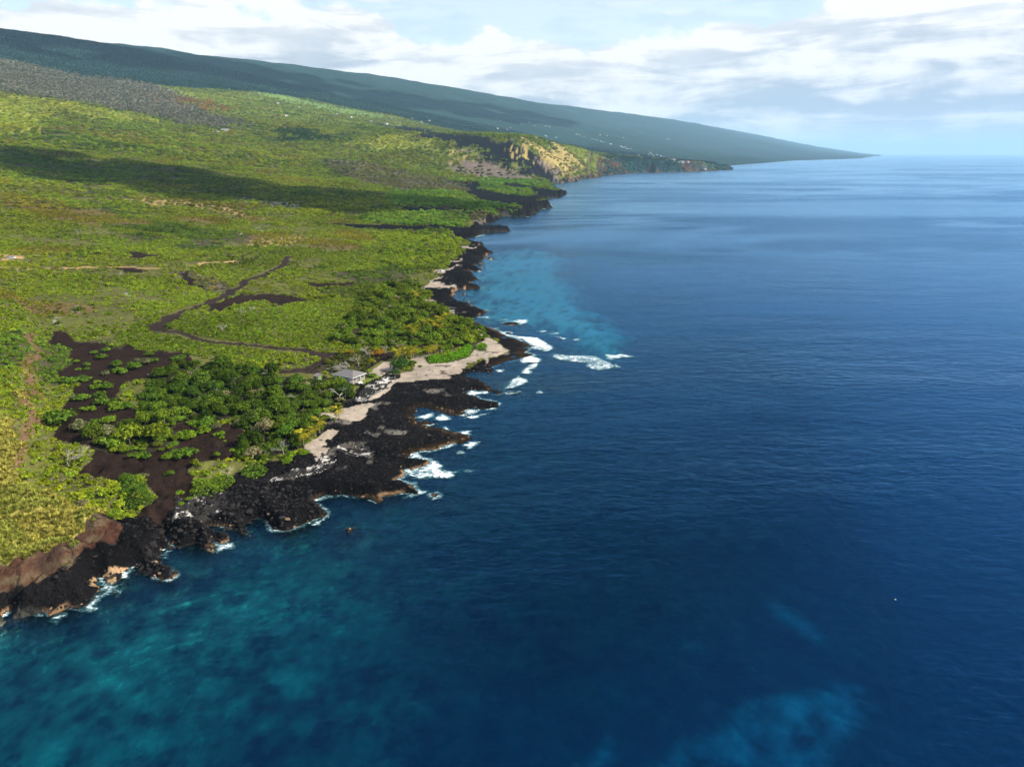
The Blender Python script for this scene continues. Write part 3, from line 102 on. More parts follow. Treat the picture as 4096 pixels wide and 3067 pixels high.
FOAM = [[(20.0, 344.4),(20.9, 349.5),(24.5, 348.7),(29.1, 347.8),(37.6, 346.9),(44.0, 345.3),(46.1, 339.4),(50.1, 334.6),(49.9, 326.8),(45.0, 323.7),(42.8, 320.0),(39.8, 324.5),(37.0, 327.5),(36.2, 333.0),(30.4, 334.6),(23.9, 339.4)], [(48.0, 349.5),(49.3, 350.4),(52.9, 348.7),(59.2, 349.5),(64.7, 345.3),(59.4, 341.9),(53.0, 342.7),(50.6, 338.6),(48.2, 341.1)], [(51.3, 330.6),(52.9, 332.2),(53.4, 326.0),(51.1, 326.0)], [(-7.5, 398.2),(-5.1, 398.2),(-2.3, 391.7),(2.9, 388.5),(9.1, 385.4),(15.3, 383.4),(18.5, 373.4),(21.8, 360.2),(18.1, 354.8),(14.3, 357.5),(10.5, 359.3),(7.5, 353.9),(9.6, 363.9),(12.2, 365.7),(8.9, 373.4),(3.9, 381.3),(-1.3, 386.4),(-5.5, 391.7)], [(-3.9, 296.0),(-0.2, 306.6),(3.2, 312.1),(7.0, 306.6),(7.3, 302.6),(3.9, 298.6),(0.6, 294.8),(-3.4, 292.9)], [(4.2, 317.8),(6.0, 323.7),(9.6, 326.0),(11.8, 323.7),(8.6, 321.5),(9.4, 316.4),(5.0, 315.7)], [(8.3, 328.3),(11.6, 332.2),(13.7, 333.0),(11.4, 326.8)], [(-19.9, 284.9),(-19.1, 291.0),(-17.1, 291.6),(-14.6, 289.8),(-10.6, 289.8),(-10.9, 286.1),(-14.5, 286.1),(-17.9, 283.7)], [(-20.7, 266.9),(-18.1, 268.0),(-13.2, 266.9),(-14.2, 263.8),(-19.1, 259.7),(-21.7, 260.2),(-19.3, 262.7)], [(-11.3, 266.4),(-7.7, 270.1),(-6.4, 269.0),(-7.6, 265.8)], [(-19.0, 257.6),(-14.8, 260.7),(-9.7, 262.7),(-11.5, 260.7),(-15.6, 256.7)], [(-2.5, 423.8),(3.2, 430.0),(9.5, 427.5),(9.3, 421.3),(4.7, 412.9),(2.0, 421.3)], [(-8.9, 430.0),(-2.6, 431.8),(-2.5, 428.2),(-7.7, 428.2)], [(24.9, 387.5),(31.3, 382.3),(28.5, 380.3)], [(32.6, 379.3),(36.9, 382.3),(39.2, 379.3),(36.2, 374.3)], [(22.0, 393.8),(27.5, 396.4),(26.8, 393.8),(22.5, 392.6)], [(15.8, 398.2),(21.3, 400.4),(19.5, 397.1)], [(-8.6, 322.3),(-4.6, 323.0),(-4.1, 318.6),(-7.1, 316.4)], [(-3.0, 336.2),(2.6, 339.4),(2.3, 338.1),(-2.5, 335.4)], [(-10.0, 326.0),(-6.5, 331.4),(-6.3, 330.5),(-9.3, 325.6)], [(10.8, 287.9),(12.7, 290.4),(13.8, 288.5),(13.4, 287.1)], [(-23.0, 436.4),(-14.3, 439.0),(-14.7, 431.3),(-20.0, 433.8)], [(-3.8, 287.3),(3.0, 290.4),(2.8, 289.2),(-3.0, 286.4)], [(3.0, 339.4),(10.2, 346.1),(12.9, 342.7),(16.0, 339.4),(12.6, 334.6),(8.0, 334.6),(6.6, 331.4)], [(-10.6, 404.9),(-9.6, 409.4),(-8.5, 408.3),(-9.4, 402.6)], [(-31.0, 256.8),(-29.4, 261.4),(-27.7, 261.9),(-24.9, 259.4),(-23.5, 255.4),(-27.9, 253.4),(-30.2, 254.4)], [(-35.6, 251.0),(-34.1, 251.5),(-32.2, 250.1),(-29.8, 250.5),(-32.0, 248.2)], [(-27.1, 248.2),(-25.3, 247.7),(-23.3, 244.5),(-25.0, 244.0)], [(-20.8, 243.1),(-18.4, 244.0),(-15.6, 243.6),(-16.6, 241.8),(-15.1, 239.6),(-17.9, 240.9)], [(-17.5, 230.7),(-15.4, 233.2),(-12.1, 233.2),(-13.8, 229.0),(-15.4, 227.4)], [(-30.6, 233.2),(-28.8, 235.3),(-27.0, 233.2),(-27.3, 229.9),(-29.0, 230.7)], [(-25.4, 227.0),(-22.0, 233.2),(-20.2, 231.5),(-22.3, 229.0)], [(-36.0, 219.7),(-33.8, 222.7),(-32.0, 223.5),(-30.7, 220.4),(-27.5, 217.4),(-23.8, 213.8),(-22.8, 209.5),(-20.0, 208.8),(-18.9, 206.8),(-19.0, 203.8),(-22.5, 203.4),(-27.8, 203.4),(-31.1, 204.1),(-34.6, 206.1),(-36.6, 209.5),(-35.4, 211.3),(-30.9, 209.5),(-28.1, 214.5),(-28.7, 217.1),(-32.0, 218.2)], [(-36.8, 200.8),(-34.6, 201.8),(-30.3, 200.2),(-31.2, 198.6),(-33.8, 200.5)], [(-30.5, 195.2),(-29.2, 196.4),(-26.2, 194.5),(-27.6, 192.7),(-29.3, 192.7)], [(-33.7, 190.3),(-31.1, 193.3),(-29.8, 191.8),(-32.3, 189.7)], [(-43.7, 188.6),(-40.8, 186.3),(-41.5, 186.0)], [(-16.4, 209.2),(-15.3, 210.6),(-12.5, 209.5),(-12.7, 208.5),(-15.7, 208.3)], [(-21.7, 208.1),(-18.0, 209.9),(-18.2, 208.8),(-20.4, 206.8)], [(-35.2, 260.9),(-32.5, 262.9),(-31.4, 258.8),(-33.9, 255.9),(-38.5, 257.8)], [(-80.8, 164.6),(-79.8, 163.9),(-78.8, 162.8),(-77.4, 163.5),(-76.1, 164.4),(-74.0, 161.7),(-76.2, 161.0),(-77.6, 159.9),(-78.7, 161.7)], [(-82.5, 172.5),(-79.7, 171.3),(-81.3, 171.6)], [(-62.7, 185.6),(-58.6, 186.4),(-58.3, 185.6),(-62.3, 185.2)], [(-59.3, 189.3),(-57.3, 189.9),(-58.3, 188.6)], [(-56.3, 174.1),(-55.3, 176.1),(-53.8, 176.9),(-54.2, 173.8)], [(-62.1, 171.1),(-60.5, 171.8),(-60.7, 170.6)], [(-119.0, 136.3),(-118.0, 136.6),(-114.9, 134.3),(-115.0, 133.0),(-116.0, 132.0),(-118.3, 133.0)], [(-110.5, 133.9),(-110.5, 134.8),(-108.9, 133.3),(-108.0, 133.3),(-108.6, 132.6)], [(-107.8, 134.3),(-107.0, 134.6),(-106.0, 132.6)], [(-104.7, 131.3),(-103.9, 133.0),(-102.4, 133.0),(-102.3, 131.7),(-103.3, 130.1)], [(-103.4, 134.8),(-102.6, 135.9),(-100.2, 135.1),(-99.4, 136.6),(-99.4, 138.7),(-99.5, 141.2),(-98.5, 141.3),(-98.6, 142.6),(-100.9, 145.2),(-102.2, 147.1),(-101.8, 148.1),(-100.2, 145.9),(-98.1, 145.0),(-95.8, 145.2),(-97.0, 144.1),(-96.6, 142.6),(-95.2, 141.2),(-96.9, 140.1),(-96.6, 138.0),(-96.9, 136.6),(-95.1, 135.3),(-96.5, 133.8),(-98.3, 133.9),(-100.1, 134.6),(-101.8, 134.3)], [(-99.4, 132.6),(-98.2, 133.1),(-98.3, 132.3)], [(-98.9, 151.4),(-96.2, 150.6),(-96.5, 153.0),(-95.9, 152.6),(-95.8, 150.2),(-95.2, 148.2),(-96.6, 147.9)], [(-93.7, 161.6),(-92.3, 161.1),(-92.2, 160.5),(-92.9, 160.5)], [(-91.9, 156.4),(-92.2, 158.5),(-91.4, 160.3),(-90.8, 159.6),(-91.3, 157.6),(-90.5, 155.9)], [(-92.4, 163.4),(-91.0, 162.9),(-90.3, 162.0),(-91.4, 162.3)], [(-50.3, 884.2),(-45.1, 899.3),(-35.7, 916.5),(-36.9, 902.4),(-46.7, 881.2)], [(-31.5, 617.9),(-28.0, 621.0),(-27.5, 616.4),(-30.1, 615.0)], [(-26.4, 534.9),(-24.0, 541.2),(-23.6, 538.9),(-25.5, 533.2)], [(-40.4, 478.3),(-37.8, 480.7),(-38.5, 477.9)], [(-20.5, 458.3),(-14.6, 459.4),(-15.8, 454.1)], [(-28.1, 584.5),(-23.6, 587.2),(-25.1, 581.2)], [(-62.7, 853.3),(-57.8, 855.4),(-58.7, 843.0)], [(54.1, 1351.5),(65.4, 1372.2),(63.0, 1348.1)], [(76.1, 1481.3),(86.0, 1481.3),(80.5, 1457.4)], [(23.9, 1193.8),(30.7, 1189.8),(27.0, 1176.7)], [(199.7, 2678),(217.9, 2718),(206.6, 2621)], [(1438.8, 4791),(1505, 4854),(1439.9, 4642)]]
SEAZONES = [('rubble', [(-148.0, 129.8),(-115.7, 131.5),(-88.9, 145.9),(-65.1, 166.9),(-38.4, 170.9),(-21.1, 143.9),(-28.4, 117.8),(-48.3, 101.2),(-59.0, 85.6),(-103.9, 81.2)]),('sand', [(-143.4, 124.7),(-109.8, 123.1),(-83.8, 124.7),(-70.5, 131.5),(-56.8, 124.7),(-60.2, 107.4),(-64.3, 88.0),(-103.9, 81.2)]),('sandbay', [(-36.3, 500.7),(-33.5, 626.9),(-12.8, 743.8),(15.0, 807.5),(55.2, 763.9),(45.7, 626.9),(54.3, 491.6),(67.5, 402.4),(50.5, 363.0),(29.7, 396.3),(8.2, 428.5),(-15.8, 435.6)]),('sandpatch', [(17.3, 92.1),(23.1, 101.2),(33.8, 107.4),(45.1, 112.7),(54.5, 117.8),(71.7, 121.6),(73.4, 114.1),(59.0, 104.3),(55.1, 85.6),(14.1, 83.4)]),('sandpatch', [(9.2, 99.5),(14.2, 103.6),(19.0, 108.0),(20.5, 105.5),(15.8, 97.8),(8.6, 90.4),(4.5, 95.6)]),('sandpatch', [(46.0, 115.6),(52.1, 118.5),(60.3, 115.6),(57.7, 112.7),(47.6, 112.7)]),('sandpatch', [(38.9, 133.3),(43.3, 134.7),(43.4, 132.0),(39.7, 131.5)]),('sandpatch', [(65.5, 150.2),(71.6, 148.0),(74.7, 140.8),(75.7, 135.1),(70.9, 138.9),(65.8, 145.9)]),('sandpatch', [(70.5, 124.7),(77.6, 124.7),(78.7, 118.5),(73.7, 120.0)]),('reef', [(-44.5, 166.9),(-24.4, 205.8),(5.0, 244.8),(44.3, 252.5),(81.5, 230.4),(91.4, 188.6),(68.9, 149.1),(38.2, 125.6),(10.5, 117.8),(-16.8, 131.5)])]
PALMS = [(-72.1, 220.7, 6.4),(-71.9, 227.5, 4.2),(-70.6, 229.9, 4.8),(-70.1, 233.8, 6.0),(-66.8, 249.6, 5.6),(-57.1, 330.0, 6.5),(-53.0, 332.0, 6.0),(-50.5, 332.9, 6.8),(-49.6, 334.1, 6.2),(-42.1, 337.1, 6.0),(-41.2, 339.5, 5.0),(-39.4, 341.9, 5.4),(-52.7, 332.1, 4.5)]
CANOPY_PALMS = [(-43.3, 384.8, 7),(-42.6, 399.5, 6.5),(-57.9, 370.5, 6),(-54.0, 368.0, 6.5),(-39.2, 407.6, 6),(-46.4, 387.8, 6),(-67.1, 475.5, 6.5),(-41.1, 380.0, 5)]
SHRUBS = [(-159.9, 245.7, 4, 1),(-164.8, 261.0, 4.6, 0),(-169.8, 257.3, 6, 0),(-191.2, 309.7, 5, 0),(-198.5, 316.5, 3.4, 0),(-195.4, 321.5, 4, 0),(-198.4, 302.4, 2.4, 1),(-191.3, 297.9, 3, 0),(-191.8, 292.2, 2.5, 1),(-188.3, 292.8, 2.5, 0),(-179.2, 300.1, 5, 0),(-173.5, 291.6, 6, 0),(-170.1, 297.7, 6, 0),(-169.0, 305.6, 5, 2),(-166.6, 310.0, 3.5, 0),(-174.1, 308.8, 3, 2),(-180.4, 278.1, 2.6, 0),(-175.1, 277.2, 3, 1),(-180.7, 281.5, 2.6, 0),(-177.1, 287.3, 3.5, 2),(-171.7, 271.0, 5, 1),(-167.0, 270.9, 4.6, 0),(-159.4, 252.8, 5, 0),(-157.0, 254.5, 5, 0),(-150.7, 248.2, 7, 1),(-147.2, 248.6, 4, 0),(-141.4, 246.5, 4.4, 1),(-163.6, 246.7, 2, 1),(-175.0, 259.6, 3, 2),(-183.7, 279.3, 6, 0),(-185.6, 275.6, 6, 0),(-146.5, 234.4, 5, 1),(-150.5, 232.8, 3.4, 0),(-152.4, 226.9, 6, 2),(-147.6, 226.1, 6, 0),(-142.8, 225.3, 6.5, 2),(-162.9, 231.9, 10, 0),(-158.2, 315.5, 6, 0),(-158.4, 324.0, 3, 0),(-174.0, 319.2, 4, 0),(-195.4, 321.5, 3, 1),(-109.9, 228.6, 4, 1),(-114.3, 232.8, 2.6, 0),(-117.1, 236.1, 3, 0),(-111.0, 234.4, 6, 0),(-107.0, 232.5, 3, 2),(-113.5, 223.9, 5, 1),(-103.2, 227.2, 2.6, 1),(-128.7, 212.3, 3.5, 0),(-126.9, 214.3, 2.4, 1),(-124.3, 208.1, 3, 0),(-122.3, 208.8, 2.6, 1),(-120.0, 208.1, 3, 0),(-123.0, 211.5, 2.2, 0),(-115.3, 193.4, 2.0, 1),(-114.8, 194.7, 3.4, 2),(-107.4, 197.6, 2.4, 0),(-98.0, 183.4, 2.4, 1),(-95.0, 177.6, 1.8, 1),(-93.3, 178.7, 1.7, 1),(-119.0, 192.8, 4.0, 0),(-116.7, 192.5, 3.6, 0),(-113.1, 209.1, 4.5, 1),(-111.6, 210.1, 5, 0),(-108.3, 208.9, 6, 0),(-106.0, 210.0, 4, 0),(-117.6, 213.8, 1.8, 1),(-120.8, 216.8, 3, 2),(-114.9, 216.4, 3.4, 0),(-113.3, 224.0, 5, 1),(-110.0, 229.1, 4, 1),(-114.3, 232.6, 2.4, 1),(-97.9, 210.6, 1.6, 1),(-108.9, 197.5, 1.4, 0),(-94.1, 213.4, 2.0, 1),(-93.2, 216.2, 2.2, 0),(-92.3, 212.8, 1.4, 1),(-97.7, 210.1, 2, 1),(-102.4, 225.4, 2.2, 1),(-104.5, 227.0, 2.2, 1),(-100.8, 224.3, 1.4, 1),(-109.9, 229.3, 4.5, 1),(-114.2, 232.8, 2.6, 1),(-117.2, 236.0, 3.6, 1),(-113.7, 224.2, 6, 1),(-111.2, 234.2, 6, 0),(-106.6, 232.7, 3.4, 2),(-70.5, 214.9, 3.2, 1),(-74.1, 209.2, 4, 1),(-74.3, 207.5, 3, 1),(-73.9, 211.0, 3.5, 1),(-78.6, 207.1, 1.8, 2),(-72.2, 248.6, 3.6, 0),(-68.6, 249.2, 1.8, 1),(-63.9, 303.3, 3.6, 0),(-48.3, 323.2, 4.0, 0),(-44.6, 321.1, 2.0, 0),(-47.9, 316.2, 2.2, 2),(-48.6, 313.5, 2.2, 2),(-58.1, 328.6, 2.6, 0)]
YARD_TREES = [(-54.0, 304.9, 5.2, 'dark green round tree at the seaward end of the yard, by the stone wall'),(-53.9, 312.3, 7.5, 'tall dark green tree in the middle of the clump beside the yard'),(-52.3, 316.8, 7, 'dark green tree at the inland end of the clump beside the yard'),(-74.7, 284.2, 7.2, 'spreading leafy tree directly in front of the beach house wall'),(-70.6, 280.7, 5.6, 'leafy tree at the seaward edge of the grove below the porch'),(-79.1, 285.3, 6.8, 'broad leafy tree between the shed and the beach house')]
ORANGE_TREES = [(-66.9, 335.4, 5.5, 0),(-69.5, 333.4, 4.2, 0),(-85.5, 336.0, 5, 1),(-81.7, 337.4, 3.6, 0),(-68.0, 321.7, 4.2, 1)]
DEAD_TREES = [(-77.2, 214.7, 5.5),(-81.0, 307.3, 4.5),(-79.3, 307.6, 5),(-77.5, 307.9, 5),(-73.6, 318.5, 6.5),(-83.5, 307.5, 4),(-76.3, 310.8, 4.5),(-73.1, 334.3, 5),(-70.6, 331.0, 4.5),(-64.3, 341.3, 4.5),(-87.6, 193.8, 3.2),(-71.4, 270.0, 6),(-163.5, 409.2, 4.5),(-157.8, 368.1, 5),(-160.5, 418.1, 4),(-140.7, 200.4, 5),(-137.4, 202.5, 5),(-418.1, 677.8, 5),(-282.1, 496.3, 5),(-336.7, 472.6, 4)]
CLUMPS = [[(-97.3, 189.2),(-95.6, 192.0),(-92.8, 192.2),(-90.6, 194.1),(-85.8, 193.2),(-84.0, 191.8),(-84.5, 188.4),(-87.4, 184.3),(-89.5, 181.9),(-93.9, 181.3),(-94.1, 183.9)], [(-85.7, 198.4),(-85.5, 201.5),(-83.9, 204.5),(-80.1, 204.5),(-78.0, 201.5),(-78.3, 197.9),(-80.1, 195.5),(-83.4, 195.7)], [(-114.8, 181.1),(-118.1, 188.5),(-116.3, 192.1),(-112.1, 190.4),(-109.0, 185.9),(-104.8, 182.4),(-102.5, 176.7),(-104.8, 175.2),(-109.5, 175.6),(-112.6, 177.6)]]
FAR_HOUSES = [(-718.5, 5303),(-635.2, 5178),(-46.3, 6428),(-15.5, 6746),(-123.5, 6340),(8.4, 6053),(99.9, 3103),(313.0, 6852),(413.2, 6915),(422.8, 6188),(-114.1, 7242),(368.5, 8096),(409.0, 8110),(1130.1, 8731),(1035.4, 8662),(697.7, 7976),(728.2, 7986),(740.1, 7794),(767.2, 7775),(850.0, 7828),(880.2, 7837),(885.2, 7623),(921.2, 7608),(943.3, 7556),(997.8, 7401),(1061.7, 7146),(1053.9, 6997),(1090.3, 7100),(1076.9, 6842),(1133.4, 6982),(1029.4, 6463),(1058.0, 6083),(1274.4, 6729),(1253.6, 6556),(1192.0, 6355),(1214.9, 6267),(1303.6, 6559),(1304.5, 6401),(1315.7, 6338),(1325.2, 6270),(1310.3, 6054),(1318.2, 5986),(966.9, 4340),(986.4, 4304),(1012.0, 4322),(1049.7, 4343),(1427.7, 9416),(2580, 12236),(2534, 11872),(189.5, 8095),(239.4, 7773),(94.2, 7591),(1620, 11075),(1177.0, 4406),(1153.2, 4333),(-1369.7, 4354),(-1255.4, 4385),(-1114.0, 3649),(-1018.8, 4308),(-932.2, 4285),(-923.6, 4564),(-800.1, 4201),(-782.9, 4809),(-707.8, 4574),(-714.6, 5283),(-636.4, 5173),(-606.5, 5415),(-725.7, 4269)]
FARMS = [(-1083.9, 2693),(-1069.8, 2746)]
HOUSE = (-73.1, 296.5)
SHED = (-86.8, 294.2)
CARS = [(-382.1, 532.4, 'white'),(-382.0, 530.1, 'silver'),(-59.8, 595.2, 'white')]
WALLS = [[(-73.6, 293.1),(-70.6, 291.4),(-68.3, 291.1),(-65.5, 290.2),(-63.7, 295.3),(-61.4, 299.2),(-59.9, 300.0),(-59.0, 304.5),(-57.4, 308.3)], [(-70.5, 306.3),(-69.1, 312.1),(-67.8, 317.4),(-66.0, 324.3),(-65.0, 328.5)], [(-67.4, 303.2),(-64.9, 302.9)], [(-63.0, 328.8),(-61.6, 332.4),(-61.3, 340.1)]]
FIRE_RING = (-59.6, 308.8)
BUOY = (90.5, 139.0)
SHADOWS = [[(-1038.6, 1389.2),(-1001.6, 1427.1),(-938.3, 1428.9),(-810.0, 1431.7),(-715.9, 1513),(-480.2, 1316.8),(-320.7, 1245.1),(-279.7, 1080.4),(-405.5, 1105.3),(-596.1, 1252.3),(-725.0, 1241.1),(-823.7, 1247.7),(-879.9, 1246.9),(-925.3, 1231.7)]]
# ---------------------------------------------------------------- numeric helpers
def _hash(ix, iy, seed):
    h = (ix.astype(np.int64) * 374761393 + iy.astype(np.int64) * 668265263 + seed * 1442695041) & 0xFFFFFFFF
    h = ((h ^ (h >> 13)) * 1274126177) & 0xFFFFFFFF
    h = (h ^ (h >> 16)) & 0xFFFFFFFF
    return h.astype(np.float32) / np.float32(4294967295.0)
def vnoise(x, y, scale, seed=0):
    x = np.asarray(x, np.float64) / scale; y = np.asarray(y, np.float64) / scale
    ix = np.floor(x); iy = np.floor(y)
    fx = (x - ix).astype(np.float32); fy = (y - iy).astype(np.float32)
    ix = ix.astype(np.int64); iy = iy.astype(np.int64)
    fx = fx * fx * (3 - 2 * fx); fy = fy * fy * (3 - 2 * fy)
    a = _hash(ix, iy, seed); b = _hash(ix + 1, iy, seed); c = _hash(ix, iy + 1, seed); d = _hash(ix + 1, iy + 1, seed)
    return (a * (1 - fx) + b * fx) * (1 - fy) + (c * (1 - fx) + d * fx) * fy
def fbm(x, y, scale, octaves=4, seed=0, gain=0.5):
    s = np.zeros(np.shape(x), np.float32); amp = 1.0; tot = 0.0
    ca, sa = 0.8, 0.6
    for o in range(octaves):
        s += amp * (vnoise(x, y, scale, seed + o * 17) * 2 - 1); tot += amp
        amp *= gain; scale *= 0.5
        x, y = ca * x - sa * y + 13.7, sa * x + ca * y - 7.1
    return s / tot
def sstep(a, b, x):
    t = np.clip((x - a) / (b - a), 0, 1)
    return t * t * (3 - 2 * t)
def seg_dist(x, y, P):
    best = np.full(np.shape(x), 1e18, np.float64)
    for i in range(len(P) - 1):
        ax, ay = P[i]; bx, by = P[i + 1]
        dx, dy = bx - ax, by - ay; L = dx * dx + dy * dy + 1e-9
        t = np.clip(((x - ax) * dx + (y - ay) * dy) / L, 0, 1)
        ex = x - (ax + t * dx); ey = y - (ay + t * dy)
        np.minimum(best, ex * ex + ey * ey, out=best)
    return np.sqrt(best)
def inside(x, y, P):
    r = np.zeros(np.shape(x), bool); n = len(P)
    for i in range(n):
        ax, ay = P[i]; bx, by = P[(i + 1) % n]
        if ay == by: continue
        c = (ay > y) != (by > y)
        r ^= c & (x < (bx - ax) * (y - ay) / (by - ay) + ax)
    return r
def inside_box(x, y, P):
    A = np.array(P); x0, y0 = A.min(0); x1, y1 = A.max(0)
    r = np.zeros(np.shape(x), bool)
    m = (x >= x0) & (x <= x1) & (y >= y0) & (y <= y1)
    if m.any(): r[m] = inside(x[m], y[m], P)
    return r
# ---------------------------------------------------------------- shape of the land
_K = np.array([0, 60, 160, 320, 700, 1500, 3000, 4300, 5200, 6500, 9000, 30000], float)
_H = np.array([0, 1.0, 5, 17, 52, 160, 480, 830, 960, 1030, 1090, 1100], float)
_TX = np.arange(0, 30000, 20.0)
_TH = np.interp(_TX, _K, _H)
for _i in range(3):
    _TH[1:-1] = (_TH[:-2] + 2 * _TH[1:-1] + _TH[2:]) / 4
_AY = [0, 4500, 6000, 8000, 10000, 14000, 20000, 26000, 34000]
_AF = [1.0, 1.0, 1.01, 1.06, 1.12, 1.08, 1.0, 0.9, 0.7]
_MACRO_POLY = MACRO + [(MACRO[-1][0] - 3000, 90000), (-90000, 90000), (-90000, -9000), (MACRO[0][0] - 500, -9000)]
_COAST_POLY = COAST + [(COAST[-1][0] - 3000, 90000), (-90000, 90000), (-90000, -9000), (COAST[0][0] - 600, -9000)]
_COAST_LINE = [(COAST[0][0] - 600, -9000)] + COAST + [(COAST[-1][0] - 3000, 90000)]
_MACRO_LINE = [(MACRO[0][0] - 500, -9000)] + MACRO + [(MACRO[-1][0] - 3000, 90000)]
def macro_d(x, y):
    D = seg_dist(x, y, _MACRO_LINE)
    return np.where(inside(x, y, _MACRO_POLY), D, -D)
def coast_d(x, y, D=None):
    if D is None: D = macro_d(x, y)
    r = np.hypot(x, y)
    d = D.copy()
    near = (np.abs(D) < np.maximum(160, 0.22 * r))
    if near.any():
        xs, ys = x[near], y[near]
        e = seg_dist(xs, ys, _COAST_LINE)
        ins = inside(xs, ys, _COAST_POLY)
        for P in ISLETS:
            Q = P + [P[0]]
            A = np.array(P); cx, cy = A.mean(0); rad = np.abs(A - A.mean(0)).max() + 60
            m = (np.abs(xs - cx) < rad) & (np.abs(ys - cy) < rad)
            if m.any():
                di = seg_dist(xs[m], ys[m], Q); ii = inside(xs[m], ys[m], P)
                sd = np.where(ii, di, -di); cur = np.where(ins[m], e[m], -e[m])
                sd = np.maximum(sd, cur); e[m] = np.abs(sd); ins[m] = sd > 0
        d[near] = np.where(ins, e, -e)
    return d
_S = np.array(SHORE)
def shore_par(x, y):
    hs = np.zeros(np.shape(x)); w = np.zeros(np.shape(x)); t = np.zeros(np.shape(x))
    for sx, sy, a, b in SHORE:
        r = 40 + 0.10 * math.hypot(sx, sy)
        k = 1.0 / ((x - sx) ** 2 + (y - sy) ** 2 + r * r * 0.12) ** 2
        hs += k * a; w += k * b; t += k
    return hs / t, w / t
def poly_sd(x, y, P, reach):
    A = np.array(P); m = (x > A[:, 0].min() - reach) & (x < A[:, 0].max() + reach) & (y > A[:, 1].min() - reach) & (y < A[:, 1].max() + reach)
    o = np.full(np.shape(x), -1e3)
    if m.any():
        e = seg_dist(x[m], y[m], P + [P[0]]); o[m] = np.where(inside(x[m], y[m], P), e, -e)
    return o
def ground(x, y, rough=True, parts=False):
    """height of the land or the sea bed, metres above the sea"""
    x = np.asarray(x, float); y = np.asarray(y, float)
    D = macro_d(x, y); d0 = coast_d(x, y, D)
    r = np.hypot(x, y)
    d = d0
    if rough:
        a = np.clip(r / 250, 0.6, 12)
        d = d0 + a * (1.5 * fbm(x, y, 7.0, 4, 5, .6) + 1.2 * fbm(x, y, 30, 2, 8)) * sstep(60, 15, np.abs(d0) / a)
    hs, w = shore_par(x, y)
    land = hs * sstep(-0.15 * w, w, d) + np.interp(np.maximum(D, 0), _TX, _TH) * np.interp(y, _AY, _AF) * np.clip(d / 60, 0, 1)
    land += np.clip(d - 10, 0, 60) * 0.02
    depth = np.interp(-d, [0, 2, 8, 30, 80, 160, 300, 700, 3000], [0.05, 1.6, 3.2, 5.0, 8.5, 15, 27, 60, 140])
    for P in REEFS:
        s = poly_sd(x, y, P, 20); f = sstep(-8, 4, s)
        depth = depth * (1 - f) + f * np.minimum(depth, 0.35 + 0.03 * np.maximum(-d, 0) + 0.5 * (fbm(x, y, 14, 3, 77) + 0.5))
    h = np.where(d > 0, np.maximum(land, 0.02), -depth)
    if rough:
        h += np.where(d > 40, 1, 0) * (fbm(x, y, 420, 4, 31) * np.clip((D - 250) / 900, 0, 1) * 22 + fbm(x, y, 60, 3, 33) * np.clip((D - 60) / 300, 0, 1) * 2.4)
        ridg = 1 - np.abs(fbm(x, y, 11, 4, 41)) * 2
        lz = sstep(130, 25, d) * sstep(0, 4, d)
        h += lz * ((ridg - 0.55) * 1.0 + fbm(x, y, 3.2, 3, 43) * 0.55) * np.clip(hs / 2.4, 0.35, 3) * (1 - 0.9 * sand_soft(x, y))
        h += np.where(d < 0, 1, 0) * (fbm(x, y, 22, 4, 51) * np.clip(depth * 0.22, 0, 3.0))
    sp = poly_sd(x, y, PLATEAU, 60)
    wob = 2.5 * fbm(x, y, 18, 3, 61) if rough else 0
    up = sstep(-7, 4, sp + wob)
    if rough: h = h + 4 * up * (1 - up) * ((1 - 2 * np.abs(fbm(x, y, 6.0, 4, 65))) * 2.4 + fbm(x, y, 2.2, 3, 67) * 1.2) * sstep(400, 300, r)
    h = h + up * 9.0 * sstep(2, 40, d) + up * 0.06 * np.clip(sp, 0, 120)
    if parts: return h, d, D, sp
    return h
def sand_soft(x, y):
    o = np.zeros(np.shape(x))
    for c, P in ZONES:
        if c in ('sand', 'lawn', 'hedge'):
            A = np.array(P)
            m = (x > A[:, 0].min() - 6) & (x < A[:, 0].max() + 6) & (y > A[:, 1].min() - 6) & (y < A[:, 1].max() + 6)
            if m.any():
                e = seg_dist(x[m], y[m], P + [P[0]]); s = np.where(inside(x[m], y[m], P), e, -e)
                o[m] = np.maximum(o[m], sstep(-3, 2, s))
    return o
# ---------------------------------------------------------------- object helpers
def tag(o, label=None, cat=None, group=None, kind=None):
    if label: o['label'] = label
    if cat: o['category'] = cat
    if group: o['group'] = group
    if kind: o['kind'] = kind
    return o
def mesh_np(name, verts, faces):
    """mesh from numpy arrays; faces all quads or all triangles"""
    me = bpy.data.meshes.new(name); v = np.asarray(verts, np.float32); f = np.asarray(faces, np.int32)
    k = f.shape[1]
    me.vertices.add(len(v)); me.vertices.foreach_set('co', v.ravel())
    me.loops.add(f.size); me.loops.foreach_set('vertex_index', f.ravel())
    me.polygons.add(len(f)); me.polygons.foreach_set('loop_start', np.arange(0, f.size, k, dtype=np.int32))
    me.update(calc_edges=True); return me
def put_attr(me, name, arr, kind='FLOAT_COLOR', dom='POINT'):
    a = me.attributes.new(name, kind, dom)
    arr = np.asarray(arr, np.float32 if kind != 'INT' else np.int32)
    if kind == 'FLOAT_COLOR':
        if arr.shape[1] == 3: arr = np.concatenate([arr, np.ones((len(arr), 1), np.float32)], 1)
        a.data.foreach_set('color', arr.ravel())
    elif kind == 'FLOAT_VECTOR': a.data.foreach_set('vector', arr.ravel())
    else: a.data.foreach_set('value', arr.ravel())
def link(o, parent=None):
    C.objects.link(o)
    if parent: o.parent = parent
    return o
def obj(name, me, mat=None, parent=None):
    o = bpy.data.objects.new(name, me)
    if mat and (not me.materials): me.materials.append(mat)
    return link(o, parent)
